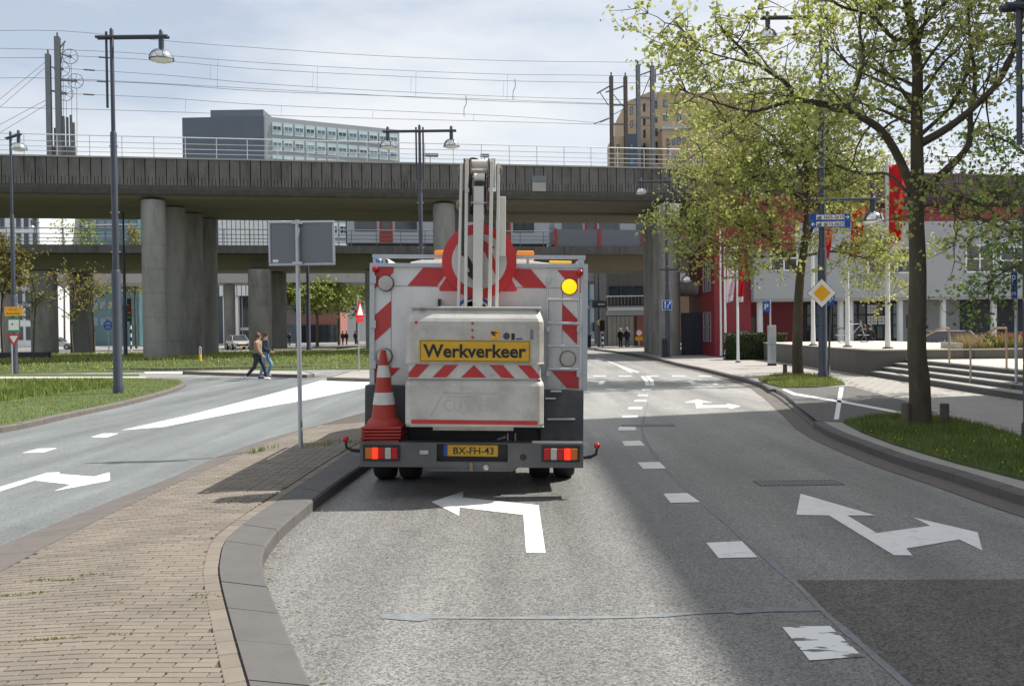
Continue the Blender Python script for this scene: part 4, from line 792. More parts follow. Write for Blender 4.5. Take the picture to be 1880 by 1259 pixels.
for q in ([(190, 137), (292, 137), (290, 165), (190, 254)], [(438, 139), (540, 141), (548, 170), (505, 229), (362, 227)], [(872, 142), (967, 145), (1046, 237), (930, 234), (878, 180)], [(1095, 148), (1212, 150), (1212, 262), (1180, 240)],
          [(188, 385), (280, 302), (279, 430), (187, 514)], [(184, 640), (258, 580), (280, 632), (326, 631), (290, 668), (184, 718)], [(1122, 312), (1202, 394), (1202, 520), (1122, 438)], [(1070, 642), (1205, 643), (1205, 728), (1146, 727)]):
    plate('red_stripe', ct(q), DS-.002, 'red_reflect')
for cxp, cyp, m_ in ((255, 217, 'lamp_clear'), (1155, 229, 'beacon_lit'), (249, 575, 'lamp_clear'), (1150, 583, 'lamp_clear')):
    x, y = ct([(cxp, cyp)])[0]; c = (tx(x, D0), D0-.003, tz(y, D0)); r = .092
    b = TB(); b.lathe(c, [(r, 0), (r, -.025), (r*.93, -.035)], 24, AXY); h = b.build('round_light', M['grey_dark'], trk, True)
    b = TB(); b.lathe((c[0], c[1]-.036, c[2]), [(r*.92, 0), (r*.86, -.012), (r*.4, -.02), (r*.05, -.022)], 24, AXY); b.build('lens', M[m_], h, True)
for cxp, cyp in ((203, 148), (1207, 160)):
    x, y = ct([(cxp, cyp)])[0]; b = TB(); b.ball((tx(x, D0), D0-.03, tz(y, D0)), .038, 7); b.build('marker_lamp', M['lamp_red'], trk, True)
# roof rack, cargo, beacons
zr = tz(471, D0); b = TB(); b.box(xl, D0, zr-.022, xr, D0+.035, zr+.02); b.box(xl, D0+.036, zr-.02, xl+.035, D0+4, zr+.018); b.box(xr-.035, D0+.036, zr-.02, xr, D0+4, zr+.018); b.build('roof_rail', M['galv'], trk)
for x in (xl+.02, xl+.13, tx(965, D0), tx(1060, D0), xr-.03): b = TB(); b.box(x-.015, D0+.005, zt+.031, x+.015, D0+.03, zr-.023); b.build('rail_post', M['galv'], trk)
for x, r in ((tx(692, D0+.4), .045), (tx(706, D0+.4), .05)): b = TB(); b.lathe((x, D0+.25, zt+.06), [(r, 0), (r, 2.4)], 14, AXY); b.build('roof_tube', M['white_clean'], trk, True); b = TB(); b.lathe((x, D0+.24, zt+.06), [(r*.75, 0), (r*.75, .009)], 14, AXY); b.build('tube_mouth', M['black'], trk, True)
b = TB(); b.ball((xl+.01, D0+.2, zt+.07), .06, 6, (.6, 1, 1)); b.build('blue_strap', M['blue'], trk, True)
b = TB(); b.prism([(tx(x, 11.2), 11.2, tz(y, 11.2)) for x, y in ((745, 490), (750, 482), (770, 478), (960, 477), (990, 481), (1035, 486), (1040, 490))], (0, 1.6, 0)); b.build('roof_hatch', M['white'], trk, bevel=.02)
b = TB(); b.tube([(tx(1005, 11), 11, zt+.06), (tx(1045, 11), 11.05, zt+.06)], .03, 8); b.build('yellow_level', M['yellow'], trk, True)
for a, c in ((794, 830), (945, 977)): b = TB(); b.box(tx(a, 12.4), 12.4, tz(471, 12.4)-.05, tx(c, 12.4), 12.62, tz(460, 12.4)); b.build('beacon_bar', M['orange'], trk, bevel=.02)
# lower skirts
for a, c, y0_ in ((667, 742, 708), (990, 1069, 715)): b = TB(); b.box(tx(a, 10.6), 10.6, tz(815, 10.6), tx(c, 10.6), D0+.6, tz(y0_, 10.6)); b.build('rear_skirt', M['grey_dark'], trk, bevel=.008)
for a, c, y_ in ((998, 1017, 730), (1002, 1053, 768), (1008, 1028, 717)): b = TB(); b.box(tx(a, 10.58), 10.52, tz(y_+1, 10.58), tx(c, 10.58), 10.598, tz(y_-1.5, 10.58)); b.build('skirt_step', M['galv'], trk)
b = TB(); b.box(tx(742, 10.75), 10.75, tz(812, 10.75), tx(989, 10.75), 11.2, zb-.01); b.build('chassis_crossmember', M['black'], trk)
b = TB(); b.box(-.85, 11.0, .45, -.65, 16.5, .75); b.box(-.15, 11.0, .45, .05, 16.5, .75); b.build('chassis_rail', M['black'], trk)
b = TB(); b.box(xl+.08, 12.6, .5, xr-.08, 15.1, zb-.01); b.build('side_skirt', M['grey_dark'], trk)
b = TB(); b.prism([(xl+.1, y_, z_) for y_, z_ in ((15.2, .5), (17.0, .5), (17.05, 1.2), (16.7, 2.2), (16.4, 2.35), (15.2, 2.35))], (xr-xl-.2, 0, 0)); cb = b.build('cab', M['white'], trk, bevel=.04)
b = TB(); b.prism([(xl+.2, 17.06, 1.25), (xr-.2, 17.06, 1.25), (xr-.25, 16.74, 2.15), (xl+.25, 16.74, 2.15)], (0, .012, .006)); b.build('windscreen', M['glass'], cb)
# bumper with lamps and plate
DB = 10.05; x0b, x1b = tx(658, DB), tx(1069, DB); z1b, z0b = tz(813, DB), tz(858, DB); pl0, pl1, pz0, pz1 = tx(799, DB), tx(930, DB), tz(848, DB), tz(815, DB)
b = TB(); b.box(x0b, DB, z0b, pl0, DB+.22, z1b); b.box(pl1, DB, z0b, x1b, DB+.22, z1b); b.box(pl0+.0005, DB, z0b, pl1-.0005, DB+.22, pz0); b.box(pl0+.0005, DB, pz1, pl1-.0005, DB+.22, z1b); bm = b.build('rear_bumper', M['bumper'], trk)
b = TB(); b.box(pl0, DB+.10, pz0, pl1, DB+.2, pz1); b.build('plate_recess', M['black'], trk)
plate('number_plate', [(813, 816), (912, 817), (912, 838), (813, 837)], DB+.09, 'yellow', .008); plate('plate_strip', [(812, 817), (819, 817), (819, 837), (812, 837)], DB+.08, 'blue', .003)
text('BX-FH-43', 'plate_lettering', M['black'], trk, tilt(Vector((tx(867, DB+.08), DB+.08, tz(827.5, DB+.08)))), .43, .073, .002, TR @ RX90, .012)
b = TB(); b.prism([(tx(x, DB), DB+.02, tz(y, DB)) for x, y in ((772, 858.5), (950, 858.5), (938, 866), (783, 866))], (0, .12, 0)); b.build('tow_beam', M['bumper'], trk)
b = TB(); b.lathe((tx(890, DB), DB+.015, tz(858, DB)), [(.03, 0), (.03, -.03), (.012, -.04)], 12, AXY); b.build('tow_socket', M['galv'], trk, True); b = TB(); b.box(tx(860, DB), DB-.03, tz(864, DB), tx(866, DB), DB+.02, tz(848, DB)); b.build('tow_hook', M['grease'], trk)
b = TB(); b.lathe((tx(958, DB), DB+.001, tz(839, DB)), [(.034, 0), (.034, -.012), (.02, -.015)], 14, AXY); b.build('bumper_plug', M['black'], trk, True)
b = TB(); b.box(tx(768, DB), DB-.01, tz(834, DB), tx(784, DB), DB-.0005, tz(827, DB)); b.build('number_light', M['lamp_clear'], trk)
for side, a, c in ((-1, 664, 732), (1, 992, 1062)):
    b = TB(); b.box(tx(a, DB), DB-.012, tz(847, DB), tx(c, DB), DB-.0005, tz(817, DB)); hs = b.build('tail_lamp', M['black'], trk); w = (c-a-8)/5
    seq = ['lamp_amber', 'lamp_lit', 'lamp_red', 'lamp_clear', 'lamp_red'] if side < 0 else ['lamp_red', 'lamp_clear', 'lamp_red', 'lamp_lit', 'lamp_amber']
    for i, m_ in enumerate(seq):
        p = a+4+i*w; b = TB(); b.box(tx(p+.3, DB), DB-.03, tz(843, DB), tx(p+w-.3, DB), DB-.0125, tz(822, DB)); b.build('lamp_lens', M[m_], hs, bevel=.008)
for a, c, yb in ((657, 630, 808), (1070, 1095, 818)):
    b = TB(); pts = [(tx(a, DB), DB+.05, tz(yb+22, DB)), (tx((a+c)/2, DB), DB+.05, tz(yb+21, DB)), (tx(c+(2 if c < a else -2), DB), DB+.05, tz(yb+16, DB)), (tx(c, DB), DB+.05, tz(yb+3, DB))]; b.tube(pts, [.02, .018, .016, .012], 8); h = b.build('marker_arm', M['rubber'], trk, True)
    b = TB(); b.ball((tx(c, DB), DB+.05, tz(yb, DB)), .034, 7); b.build('marker_ball', M['lamp_red'], h, True)
# wheels stand on the road
def wheel(x, y, r=.41, w=.24):
    b = MB(); b.lathe((x, y, r), [(r*.55, 0), (r*.92, .0), (r, .04), (r, w-.04), (r*.92, w), (r*.55, w)], 28, AXX); wo_ = b.build('wheel', M['rubber'], trk, True)
    b = MB(); b.lathe((x, y, r), [(r*.54, .03), (r*.5, w-.02), (r*.2, w-.06)], 20, AXX); b.build('rim', M['galv'], wo_, True)
for x in (tx(687, 11.5), tx(733, 11.5), tx(969, 11.5), tx(1014, 11.5)): wheel(x, 11.55)
wheel(xl+.1, 16.0, .4, .26); wheel(xr-.36, 16.0, .4, .26)
b = TB(); b.tube([(tx(690, 11.5), 11.55, .42), (tx(1050, 11.5), 11.55, .42)], .07, 8); b.build('rear_axle', M['black'], trk)
for a in (677, 1040): b = TB(); b.box(tx(a, 11.3), 11.1, .86, tx(a+18, 11.3), 12.1, .9); b.build('mud_guard', M['black'], trk)
b = TB(); b.tube([(tx(912, 10.5), 10.5, tz(806, 10.5)), (tx(925, 10.5), 10.4, tz(800, 10.5))], .016, 8); b.build('hydraulic_coupling', M['galv'], trk, True)
for a in (930, 944): b = TB(); b.tube([(tx(a, 10.4), 10.4, tz(812, 10.4)), (tx(a, 10.4), 10.4, tz(795, 10.4))], .008, 6); b.build('hose', M['galv'], trk)
# ladder
for a in (1003, 1059.5): b = TB(); b.tube([(tx(a, 10.55), 10.58, tz(510, 10.55)), (tx(a-.8, 10.55), 10.58, tz(690, 10.55))], .014, 8); b.build('ladder_stile', M['galv'], trk, True)
for y_ in (549, 592, 634, 676): b = TB(); b.tube([(tx(1003, 10.55), 10.57, tz(y_, 10.55)), (tx(1059, 10.55), 10.57, tz(y_+1, 10.55))], .017, 8); b.build('ladder_rung', M['galv'], trk, True)
for a, y_ in ((1003, 513), (1003, 602), (1003, 684), (1059, 603), (1059, 686)): b = TB(); b.box(tx(a-3, 10.56), 10.55, tz(y_+5, 10.56), tx(a+3, 10.56), D0, tz(y_-4, 10.56)); b.build('ladder_bracket', M['galv'], trk)
b = TB(); b.box(tx(800, 10.6), 10.62, tz(562, 10.6), tx(805, 10.6), D0, tz(549, 10.6)); b.build('rear_latch', M['black'], trk)
# round sign, triangle and blue disc carried on the back
DG = 10.45; sg = TB(); cs_ = (tx(876, DG), DG, tz(480, DG)); sg.lathe(cs_, [(.408, .0), (.408, -.012), (.40, -.015)], 48, AXY); sgo = sg.build('round_sign', M['red'], trk, True)
b = TB(); b.lathe((cs_[0], DG-.016, cs_[2]), [(.30, 0), (.30, -.004)], 48, AXY); b.build('sign_face', M['white_reflect'], sgo, True)
cb3 = lambda pts: [(780+x*.23838, 270+y*.23838) for x, y in pts]
b = TB(); b.prism([(tx(x, DG-.02), DG-.0205, tz(y, DG-.02)) for x, y in cb3([(262, 792), (284, 784), (352, 900), (375, 985), (352, 1022), (318, 995), (312, 965), (330, 958), (300, 890)])], (0, -.003, 0)); b.build('black_arrow', M['black'], sgo)
b = TB(); b.prism([(tx(x, DG-.02), DG-.0205, tz(y, DG-.02)) for x, y in cb3([(420, 705), (470, 740), (520, 772), (518, 785), (492, 780), (526, 880), (528, 980), (500, 930), (440, 800), (425, 820)])], (0, -.003, 0)); b.build('red_arrow', M['red'], sgo)
b = TB(); b.prism([(tx(x, DG+.03), DG+.03, tz(y, DG+.03)) for x, y in ((802, 532), (806, 524), (842, 470), (912, 470), (942, 524), (946, 532), (942, 535), (806, 535))], (0, -.01, 0)); b.build('triangle_sign', M['red'], trk)
b = TB(); b.lathe((tx(868, DG+.06), DG+.06, tz(580, DG)), [(.22, 0), (.22, -.01)], 32, AXY); bd = b.build('blue_sign', M['blue'], trk, True); b = TB(); b.lathe((tx(868, DG+.06), DG+.048, tz(580, DG)), [(.185, 0), (.185, -.002), (.17, -.002), (.17, 0)], 32, AXY); b.build('sign_ring', M['white_clean'], bd)
# boom: main post, link bars, head
DBm = 10.22
def bar(name, xa, xb, y0_, y1_, d, th, m='boom', xt=None):
    b = TB(); xt = xt or (xa, xb); b.hexa([(tx(xa, d), d, tz(y1_, d)), (tx(xb, d), d, tz(y1_, d)), (tx(xb, d), d+th, tz(y1_, d)), (tx(xa, d), d+th, tz(y1_, d)), (tx(xt[0], d), d, tz(y0_, d)), (tx(xt[1], d), d, tz(y0_, d)), (tx(xt[1], d), d+th, tz(y0_, d)), (tx(xt[0], d), d+th, tz(y0_, d))]); return b.build(name, M[m], trk, bevel=.006)
bar('main_boom', 864, 881, 342, 620, DBm, .16, xt=(865, 884)); bar('link_bar', 834.5, 840, 300, 600, DBm+.05, .05, xt=(840, 845)); bar('link_bar', 848, 854, 298, 600, DBm, .05, xt=(849, 855)); bar('link_bar', 891.5, 898, 296, 600, DBm, .05, xt=(895, 901)); bar('link_bar', 905, 911, 300, 600, DBm+.05, .05, xt=(908, 913))
bar('outer_boom', 911, 924, 361, 470, DBm+.14, .18, xt=(912, 924)); bar('inner_boom', 843, 850, 350, 470, DBm+.2, .2, 'grey_dark')
for a, c, m_ in ((850, 856, 'boom'), (857, 860, 'grease'), (891, 894, 'grease'), (896, 905, 'boom'), (846, 849, 'grease')): bar('head_plate', a, c, 291, 345, DBm+.06, .3, m_)
for y0_, r, a, c, d_ in ((301, .05, 861, 891, DBm+.1), (327, .055, 866, 885, DBm+.02), (377, .03, 857, 893, DBm+.1), (316, .05, 862, 890, DBm+.26)):
    b = TB(); b.lathe((tx(a, d_), d_+.05, tz(y0_, d_)), [(r, 0), (r, tx(c, d_)-tx(a, d_))], 16, AXX); b.build('pivot_drum', M['boom'] if r > .04 else M['grease'], trk, True)
for a, y0_, r in ((839, 312, .05), (913, 311, .05), (852, 296, .035), (899, 295, .04), (836, 375, .055), (896, 365, .045)):
    b = TB(); b.lathe((tx(a-3.5, DBm), DBm+.1, tz(y0_, DBm)), [(r*.6, 0), (r, .008), (r, .035), (r*.6, .045)], 14, AXX); b.build('pivot_cap', M['grease'], trk, True)
for a, c in ((859, 862), (887, 890)): bar('cylinder_lug', a, c, 344, 379, DBm+.05, .12, 'grease')
b = TB(); b.box(tx(866, DBm)+.005, DBm-.004, tz(341, DBm), tx(883, DBm), DBm+.1, tz(333, DBm)); b.build('boom_slot', M['black'], trk)
for off in (0, .03):
    b = TB(); b.tube(spline([(tx(848, DBm)+off, DBm+.2, tz(297, DBm)), (tx(853, DBm)+off, DBm+.2, tz(289, DBm)), (tx(862, DBm)+off, DBm+.2, tz(286, DBm)-off*.4), (tx(872, DBm), DBm+.2, tz(289, DBm)), (tx(878, DBm), DBm+.2, tz(297, DBm))], 5), .012, 6); b.build('hydraulic_hose', M['rubber'], trk, True)
for a, off in ((859, .0), (861.5, .02), (887, .01)):
    b = TB(); b.tube(spline([(tx(a, DBm), DBm+.04+off, tz(318, DBm)), (tx(a-1.5, DBm), DBm+.02+off, tz(345, DBm)), (tx(a+.5, DBm), DBm+.1+off, tz(392, DBm))], 5), .0085, 6); b.build('boom_hose', M['rubber'], trk, True)
for y_ in (372,): b = TB(); b.box(tx(862, DBm)-.01, DBm-.014, tz(y_+2, DBm), tx(886, DBm)+.01, DBm-.0005, tz(y_, DBm)); b.build('hose_clamp', M['galv'], trk)
rv = MB(); rv.lathe((0, 0, 0), [(.008, 0), (.007, -.004), (.003, -.006)], 8, AXY); rvm = rv.mesh('rivet', M['galv'])
for i in range(12):
    z_ = zb+.06+i*(zt-zb-.1)/11
    for x_ in (xl+.003, xr-.003): inst('rivet', rvm, trk, tilt(Vector((x_, D0-.031, z_))))
for z_ in (1.35, 1.8, 2.3): b = TB(); b.box(xl-.02, D0-.05, z_, xl+.05, D0-.031, z_+.09); b.build('door_hinge', M['galv'], trk, bevel=.004)
# basket
DK = 9.95; DKf = 10.55
def ring(y_, xa, xb, d0, d1, ch=.05):
    a, c = tx(xa, DK), tx(xb, DK); z = tz(y_, DK); return [(a+ch, d0, z), (c-ch, d0, z), (c, d0+ch, z), (c, d1, z), (a, d1, z), (a, d0+ch, z)]
def loft(name, rings, m):
    b = TB(); n = 6; vs = [v for r in rings for v in r]; fs = [(i*n+k, i*n+(k+1) % n, (i+1)*n+(k+1) % n, (i+1)*n+k) for i in range(len(rings)-1) for k in range(n)]+[tuple(range(n)), tuple((len(rings)-1)*n+k for k in range(n))[::-1]]
    return b.add(vs, fs).build(name, M[m], trk, bevel=.01)
bk = loft('basket', [ring(667, 741, 995, DK, DKf), ring(590, 741, 995, DK, DKf), ring(584, 743, 993, DK+.015, DKf), ring(567, 751, 987, DK+.10, DKf)], 'basket')
b = TB(); b.box(tx(747, DK), DK+.07, tz(567, DK), tx(991, DK), DKf+.01, tz(562.5, DK)); b.build('basket_rim', M['basket'], trk, bevel=.01)
loft('basket_waist', [ring(696, 746, 990, DK+.035, DKf, .02), ring(667.5, 746, 990, DK+.035, DKf, .02)], 'white_reflect')
loft('basket_lower', [ring(784, 742, 995, DK+.01, DKf, .06), ring(779, 740, 996, DK, DKf, .05), ring(708, 740, 996, DK, DKf, .05), ring(703, 741, 995, DK+.012, DKf), ring(696.5, 746, 990, DK+.05, DKf)], 'basket')
cw = lambda pts: [(740+x*.19062, 560+y*.19062) for x, y in pts]
for q in ([(37, 655), (108, 572), (240, 575), (125, 697), (37, 697)], [(265, 697), (385, 577), (512, 577), (400, 697)], [(540, 697), (665, 577), (780, 690), (775, 697)], [(815, 577), (945, 577), (1060, 703), (930, 697)], [(1085, 577), (1215, 578), (1300, 680), (1300, 706), (1205, 703)]): plate('basket_stripe', cw(q), DK+.034, 'red_reflect', .003)
plate('red_band', cw([(65, 1104), (1282, 1112), (1282, 1152), (65, 1144)]), DK-.001, 'red_reflect', .003)
yp = plate('warning_plate', cw([(135, 335), (1210, 342), (1208, 548), (135, 545)]), DK-.001, 'yellow', .008)
for q in ([(148, 342), (1200, 346), (1200, 351), (148, 347)], [(148, 535), (1198, 538), (1198, 543), (148, 540)], [(148, 347), (153, 347), (153, 535), (148, 535)], [(1195, 351), (1200, 351), (1200, 538), (1195, 538)]): plate('plate_border', cw(q), DK-.0095, 'black', .001, yp)
cxx, cyy = cw([(672, 442)])[0]; text('Werkverkeer', 'plate_lettering', M['black'], yp, tilt(Vector((tx(cxx, DK), DK-.0115, tz(cyy, DK)))), 1.075, .14, .001, TR @ RX90, .026)
cxx, cyy = cw([(600, 965)])[0]; text('CUSTERS', 'embossed_name', M['emboss'], trk, tilt(Vector((tx(cxx+8, DK), DK-.0005, tz(cyy, DK)))),   .58, .125, .002, TR @ RX90, -.005)
for q in ([(390, 845), (900, 850), (900, 856), (390, 852)], [(395, 880), (740, 884), (740, 890), (392, 886)], [(375, 840), (383, 840), (250, 1075), (240, 1075)]): plate('embossed_line', cw(q), DK-.0005, 'emboss', .004)
for cxp, cyp, r, m_ in ((108, 170, .016, 'red'), (650, 175, .015, 'red'), (650, 241, .014, 'red'), (651, 309, .014, 'red'), (870, 280, .052, 'amber_sign'), (978, 296, .036, 'grey_dark'), (1125, 252, .042, 'emboss')):
    x, y = cw([(cxp, cyp)])[0]; b = TB(); b.lathe((tx(x, DK), DK-.0005, tz(y, DK)), [(r, 0), (r, -.003)], 20, AXY); b.build('sticker', M[m_], trk)
plate('sticker_mark', cw([(828, 250), (870, 255), (905, 268), (862, 272), (880, 300), (845, 290), (830, 275)]), DK-.0036, 'navy', .001); plate('sticker', cw([(1025, 270), (1058, 270), (1058, 332), (1025, 332)]), DK-.001, 'black', .003); plate('sticker', cw([(1072, 315), (1132, 315), (1132, 329), (1072, 329)]), DK-.001, 'blue', .003)
plate('sticker', cw([(1205, 232), (1235, 232), (1235, 328), (1205, 328)]), DK-.001, 'sign_back', .003); plate('rim_catch', cw([(142, 40), (195, 40), (195, 55), (142, 55)]), DK+.06, 'grease', .01)
b = TB(); b.box(tx(790, DK), DK+.15, tz(793, DK), tx(940, DK), DKf-.1, tz(784.5, DK)); b.build('basket_foot', M['basket'], trk)
# stack of cones riding on the step
for i in range(5):
    DC = 10.33; cx_ = tx(702, DC)+rnd.uniform(-.012, .012); zc = tz(806, DC)+.035*i; top = i == 4
    lb = 'topmost red cone with white bands of the stack on the truck step' if top else 'red cone nested under the banded one, base '+('lowest', 'second lowest', 'third from below', 'fourth from below')[i]
    th = thing('traffic_cone', lb, 'cone', (cx_, DC, zc), 'cones stacked on the truck')
    b = MB(); w = .215; rz = Matrix.Rotation(rnd.uniform(-.12, .12), 3, 'Z'); b.cbox((cx_, DC, zc+.012), (2*w, 2*w, .024), rz); b.build('cone_base', M['cone'], th, bevel=.006)
    if not top: b = MB(); b.lathe((cx_, DC, zc+.025), [(.175, 0), (.165, .03), (.14, .06)], 24); b.build('cone_body', M['cone'], th, True); continue
    Hc = (tz(640, DC)-zc-.03); rr = lambda t: .152-.122*t; b = MB(); b.lathe((cx_, DC, zc+.025), [(.195, 0), (.185, .035), (.16, .07), (rr(.1), .1*Hc), (rr(1), Hc), (.018, Hc+.006)], 28); b.build('cone_body', M['cone'], th, True)
    for t0, t1 in ((.28, .44), (.64, .80)): b = MB(); b.lathe((cx_, DC, zc+.025), [(rr(t0)+.003, t0*Hc), (rr(t1)+.003, t1*Hc)], 28); b.build('white_band', M['white_reflect'], th, True)
# ================================================================ street lamps
def lamp_head(th, p, ax, s=1.0):
    x, y, z = p
    b = MB(); b.lathe((x, y, z-.34*s), [(.075*s, 0), (.075*s, .40*s), (.04*s, .44*s)], 12); b.build('lamp_stem', M['post'], th, True)
    b = MB(); pr = [(.31*s*math.cos(a), .28*s*math.sin(a)) for a in [i*math.pi/14 for i in range(0, 7)]]; b.lathe((x, y, z-.62*s), pr, 24); b.build('lamp_dome', M['chrome'], th, True)
    b = MB(); b.lathe((x, y, z-.66*s), [(.05*s, -.05*s), (.2*s, -.03*s), (.29*s, .0), (.30*s, .035*s)], 24); b.build('lamp_lens', M['lens'], th, True)
    b = MB()
    for k in range(4): a = k*math.pi/2+.5; b.tube([(x+.33*s*math.cos(a)*math.cos(t), y+.33*s*math.sin(a)*math.cos(t), z-.63*s+.30*s*math.sin(t)) for t in [i*math.pi/12 for i in range(0, 6)]], .014*s, 5)
    b.tube([(x+.33*s*math.cos(k*math.pi/8), y+.33*s*math.sin(k*math.pi/8), z-.63*s) for k in range(17)], .014*s, 5); b.build('lamp_cage', M['post'], th)
def lamp_post(base, label, Harm, arms, s=1.0, rods=(-.15,), sleeves=(3.5, 7.3), low=None, top=True):
    x, y, z = base; th = thing('street_lamp', label, 'street lamp', base, 'dark street lamp posts'); s1, s2 = sleeves
    b = MB(); b.lathe((x, y, z), [(.145*s, -.05), (.145*s, .22), (.125*s, .26), (.125*s, s1-.06), (.10*s, s1)], 16); b.build('pole_base', M['post'], th, True)
    b = MB(); b.lathe((x, y, z), [(.088*s, s1-.02), (.088*s, s2-.05), (.07*s, s2)], 14); b.build('pole_middle', M['post'], th, True)
    b = MB(); b.lathe((x, y, z), [(.058*s, s2-.02), (.055*s, Harm+.2), (.03*s, Harm+.26)], 12); b.build('pole_top', M['post'], th, True)
    for k, zz in enumerate((1.1, 2.0, s1-.35, s1+.5, s1+1.6, s2-.4)): b = MB(); b.lathe((x, y-.0, z+zz), [(.018, -.13*s), (.018, .13*s)], 8, AXX); b.build('bolt', M['galv'], th)
    for dx in rods: b = MB(); b.tube([(x+dx*s, y, z+Harm+.16), (x+dx*s, y, z+Harm-1.95)], .036*s, 8); b.build('side_rod', M['post'], th, True)
    for (ang, l, hz) in arms:
        ux, uy = math.cos(ang), math.sin(ang); b = MB(); e = .42 if len(arms) == 1 or low else .0
        for o_ in (-.075, .075): b.tube([(x-ux*e-uy*o_*0, y-uy*e+o_, z+hz), (x+ux*(l+.2), y+uy*(l+.2)+o_, z+hz)], .042*s, 8)
        b.build('lamp_arm', M['post'], th, True); lamp_head(th, (x+ux*l, y+uy*l, z+hz), ang, s)
        b = MB(); b.lathe((x+ux*l, y+uy*l, z+hz-.04), [(.06*s, 0), (.06*s, .2), (.03, .24)], 10); b.build('arm_cap', M['post'], th, True)
    return th
bp_ = G(217, 722, KZ); lamp_post(bp_, 'tall street lamp with single lamp to the right on the left grass island', PZ(69, bp_.y, 212)-KZ, [(0, 1.38, PZ(69, bp_.y, 212)-KZ)], 1.0, sleeves=(3.45, 7.3))
bp_ = G(28, 690); h_ = PZ(252, bp_.y, 28); lamp_post(bp_, 'far left street lamp carrying yellow, green and yield signs', h_, [(R(-40), .8, h_)], 1.0, (), (3.5, 7.0))
bp_ = G(231, 667); h_ = PZ(321, bp_.y, 229); lamp_post(bp_, 'street lamp half hidden behind the tall left lamp post', h_, [(R(200), .55, h_)], .95, (), (3.5, 7.0))
bp_ = G(71, 651); h_ = PZ(408, bp_.y, 68); lamp_post(bp_, 'small distant street lamp under the left span', h_, [(R(-100), .6, h_)], .9, (), (3.5, 6.6))
bp_ = Vector((PX(775, 38.5), 38.5, 0)); h_ = PZ(241, 38.5, 770); lamp_post(bp_, 'double-armed street lamp rising behind the truck', h_, [(0, 1.28, h_), (math.pi, 1.28, h_)], 1.0, (-.14, .14), (3.5, 7.3))
bp_ = G(1511, 697, KZ); h_ = PZ(32, bp_.y, 1503)-KZ; lamp_post(bp_, 'tall street lamp with blue number signs and priority diamond by the second tree', h_, [(math.pi, 1.6, h_), (0, 1.55, PZ(367, bp_.y, 1507)-KZ)], 1.05, (.2,), (4.0, 7.8), low=1)
bp_ = G(1226, 655, KZ); h_ = PZ(333, bp_.y, 1226)-KZ; lamp_post(bp_, 'street lamp with two lamps before the right viaduct columns', h_, [(math.pi, 1.4, h_), (0, 1.1, PZ(495, bp_.y, 1226)-KZ)], 1.0, (.15,), (3.6, 7.3), low=1)
lamp_post(Vector((7.45, 13.6, KZ)), 'near street lamp at the right frame edge', 6.15, [(0, 1.3, 6.15)], 1.15, (-.17,), (3.4, 4.2))
bp_ = G(567, 645, .4); lamp_post(bp_, 'dark lamp post on the meadow behind the grey sign', 8.2, [(R(90), .8, 8.2)], 1.2, (), (3.5, 6.5))
bp_ = G(1105, 634, 0); h_ = 8.5; lamp_post(Vector((PX(1100, 88), 88, 0)), 'distant lamp post with lamp to the left beyond the underpass', h_, [(math.pi, 1.2, 4.3)], 1.1, (), (3.4, 6.5))
# ================================================================ signs
def sign_pole(th, x, y, z0, z1, r=.03, m='galv'):
    b = MB(); b.tube([(x, y, z0-.05), (x, y, z1)], r, 10); return b.build('pole', M[m], th, True)
def disc(th, c, r, m, name, th_=.012): b = MB(); b.lathe(c, [(r, 0), (r, -th_)], 32, AXY); return b.build(name, M[m], th, True)
def pplate(th, pts, y, m, name, t=.012): b = MB(); b.prism([(x, y, z) for x, z in pts], (0, -t, 0)); return b.build(name, M[m], th)
# grey direction board seen from behind
sp = G(552, 820, .1); ds = sp.y; th = thing('direction_board', 'back of a large grey road sign on a steel pole on the island', 'sign', sp)
sign_pole(th, sp.x, ds, sp.z-.1, PZ(404, ds, 552), .034)
xa, xb, za, zc_ = PX(494, ds), PX(616, ds), PZ(487, ds, 555), PZ(405, ds, 555)
b = MB(); b.box(xa+.02, ds+.045, za+.02, xb-.02, ds+.06, zc_-.02); b.build('panel', M['sign_back'], th)
b = MB(); b.box(xa, ds+.03, za, xb, ds+.07, za+.035); b.box(xa, ds+.03, zc_-.035, xb, ds+.07, zc_); b.box(xa, ds+.03, za+.035, xa+.035, ds+.07, zc_-.035); b.box(xb-.035, ds+.03, za+.035, xb, ds+.07, zc_-.035); b.build('panel_frame', M['galv'], th, bevel=.01)
for z in (za+.03, zc_-.03): b = MB(); b.box(sp.x-.07, ds-.042, z-.022, sp.x+.07, ds+.029, z+.022); b.build('clamp', M['galv'], th)
b = MB(); b.box(xa+.06, ds+.04, za+.05, xa+.14, ds+.0445, za+.09); b.build('label', M['white_clean'], th)
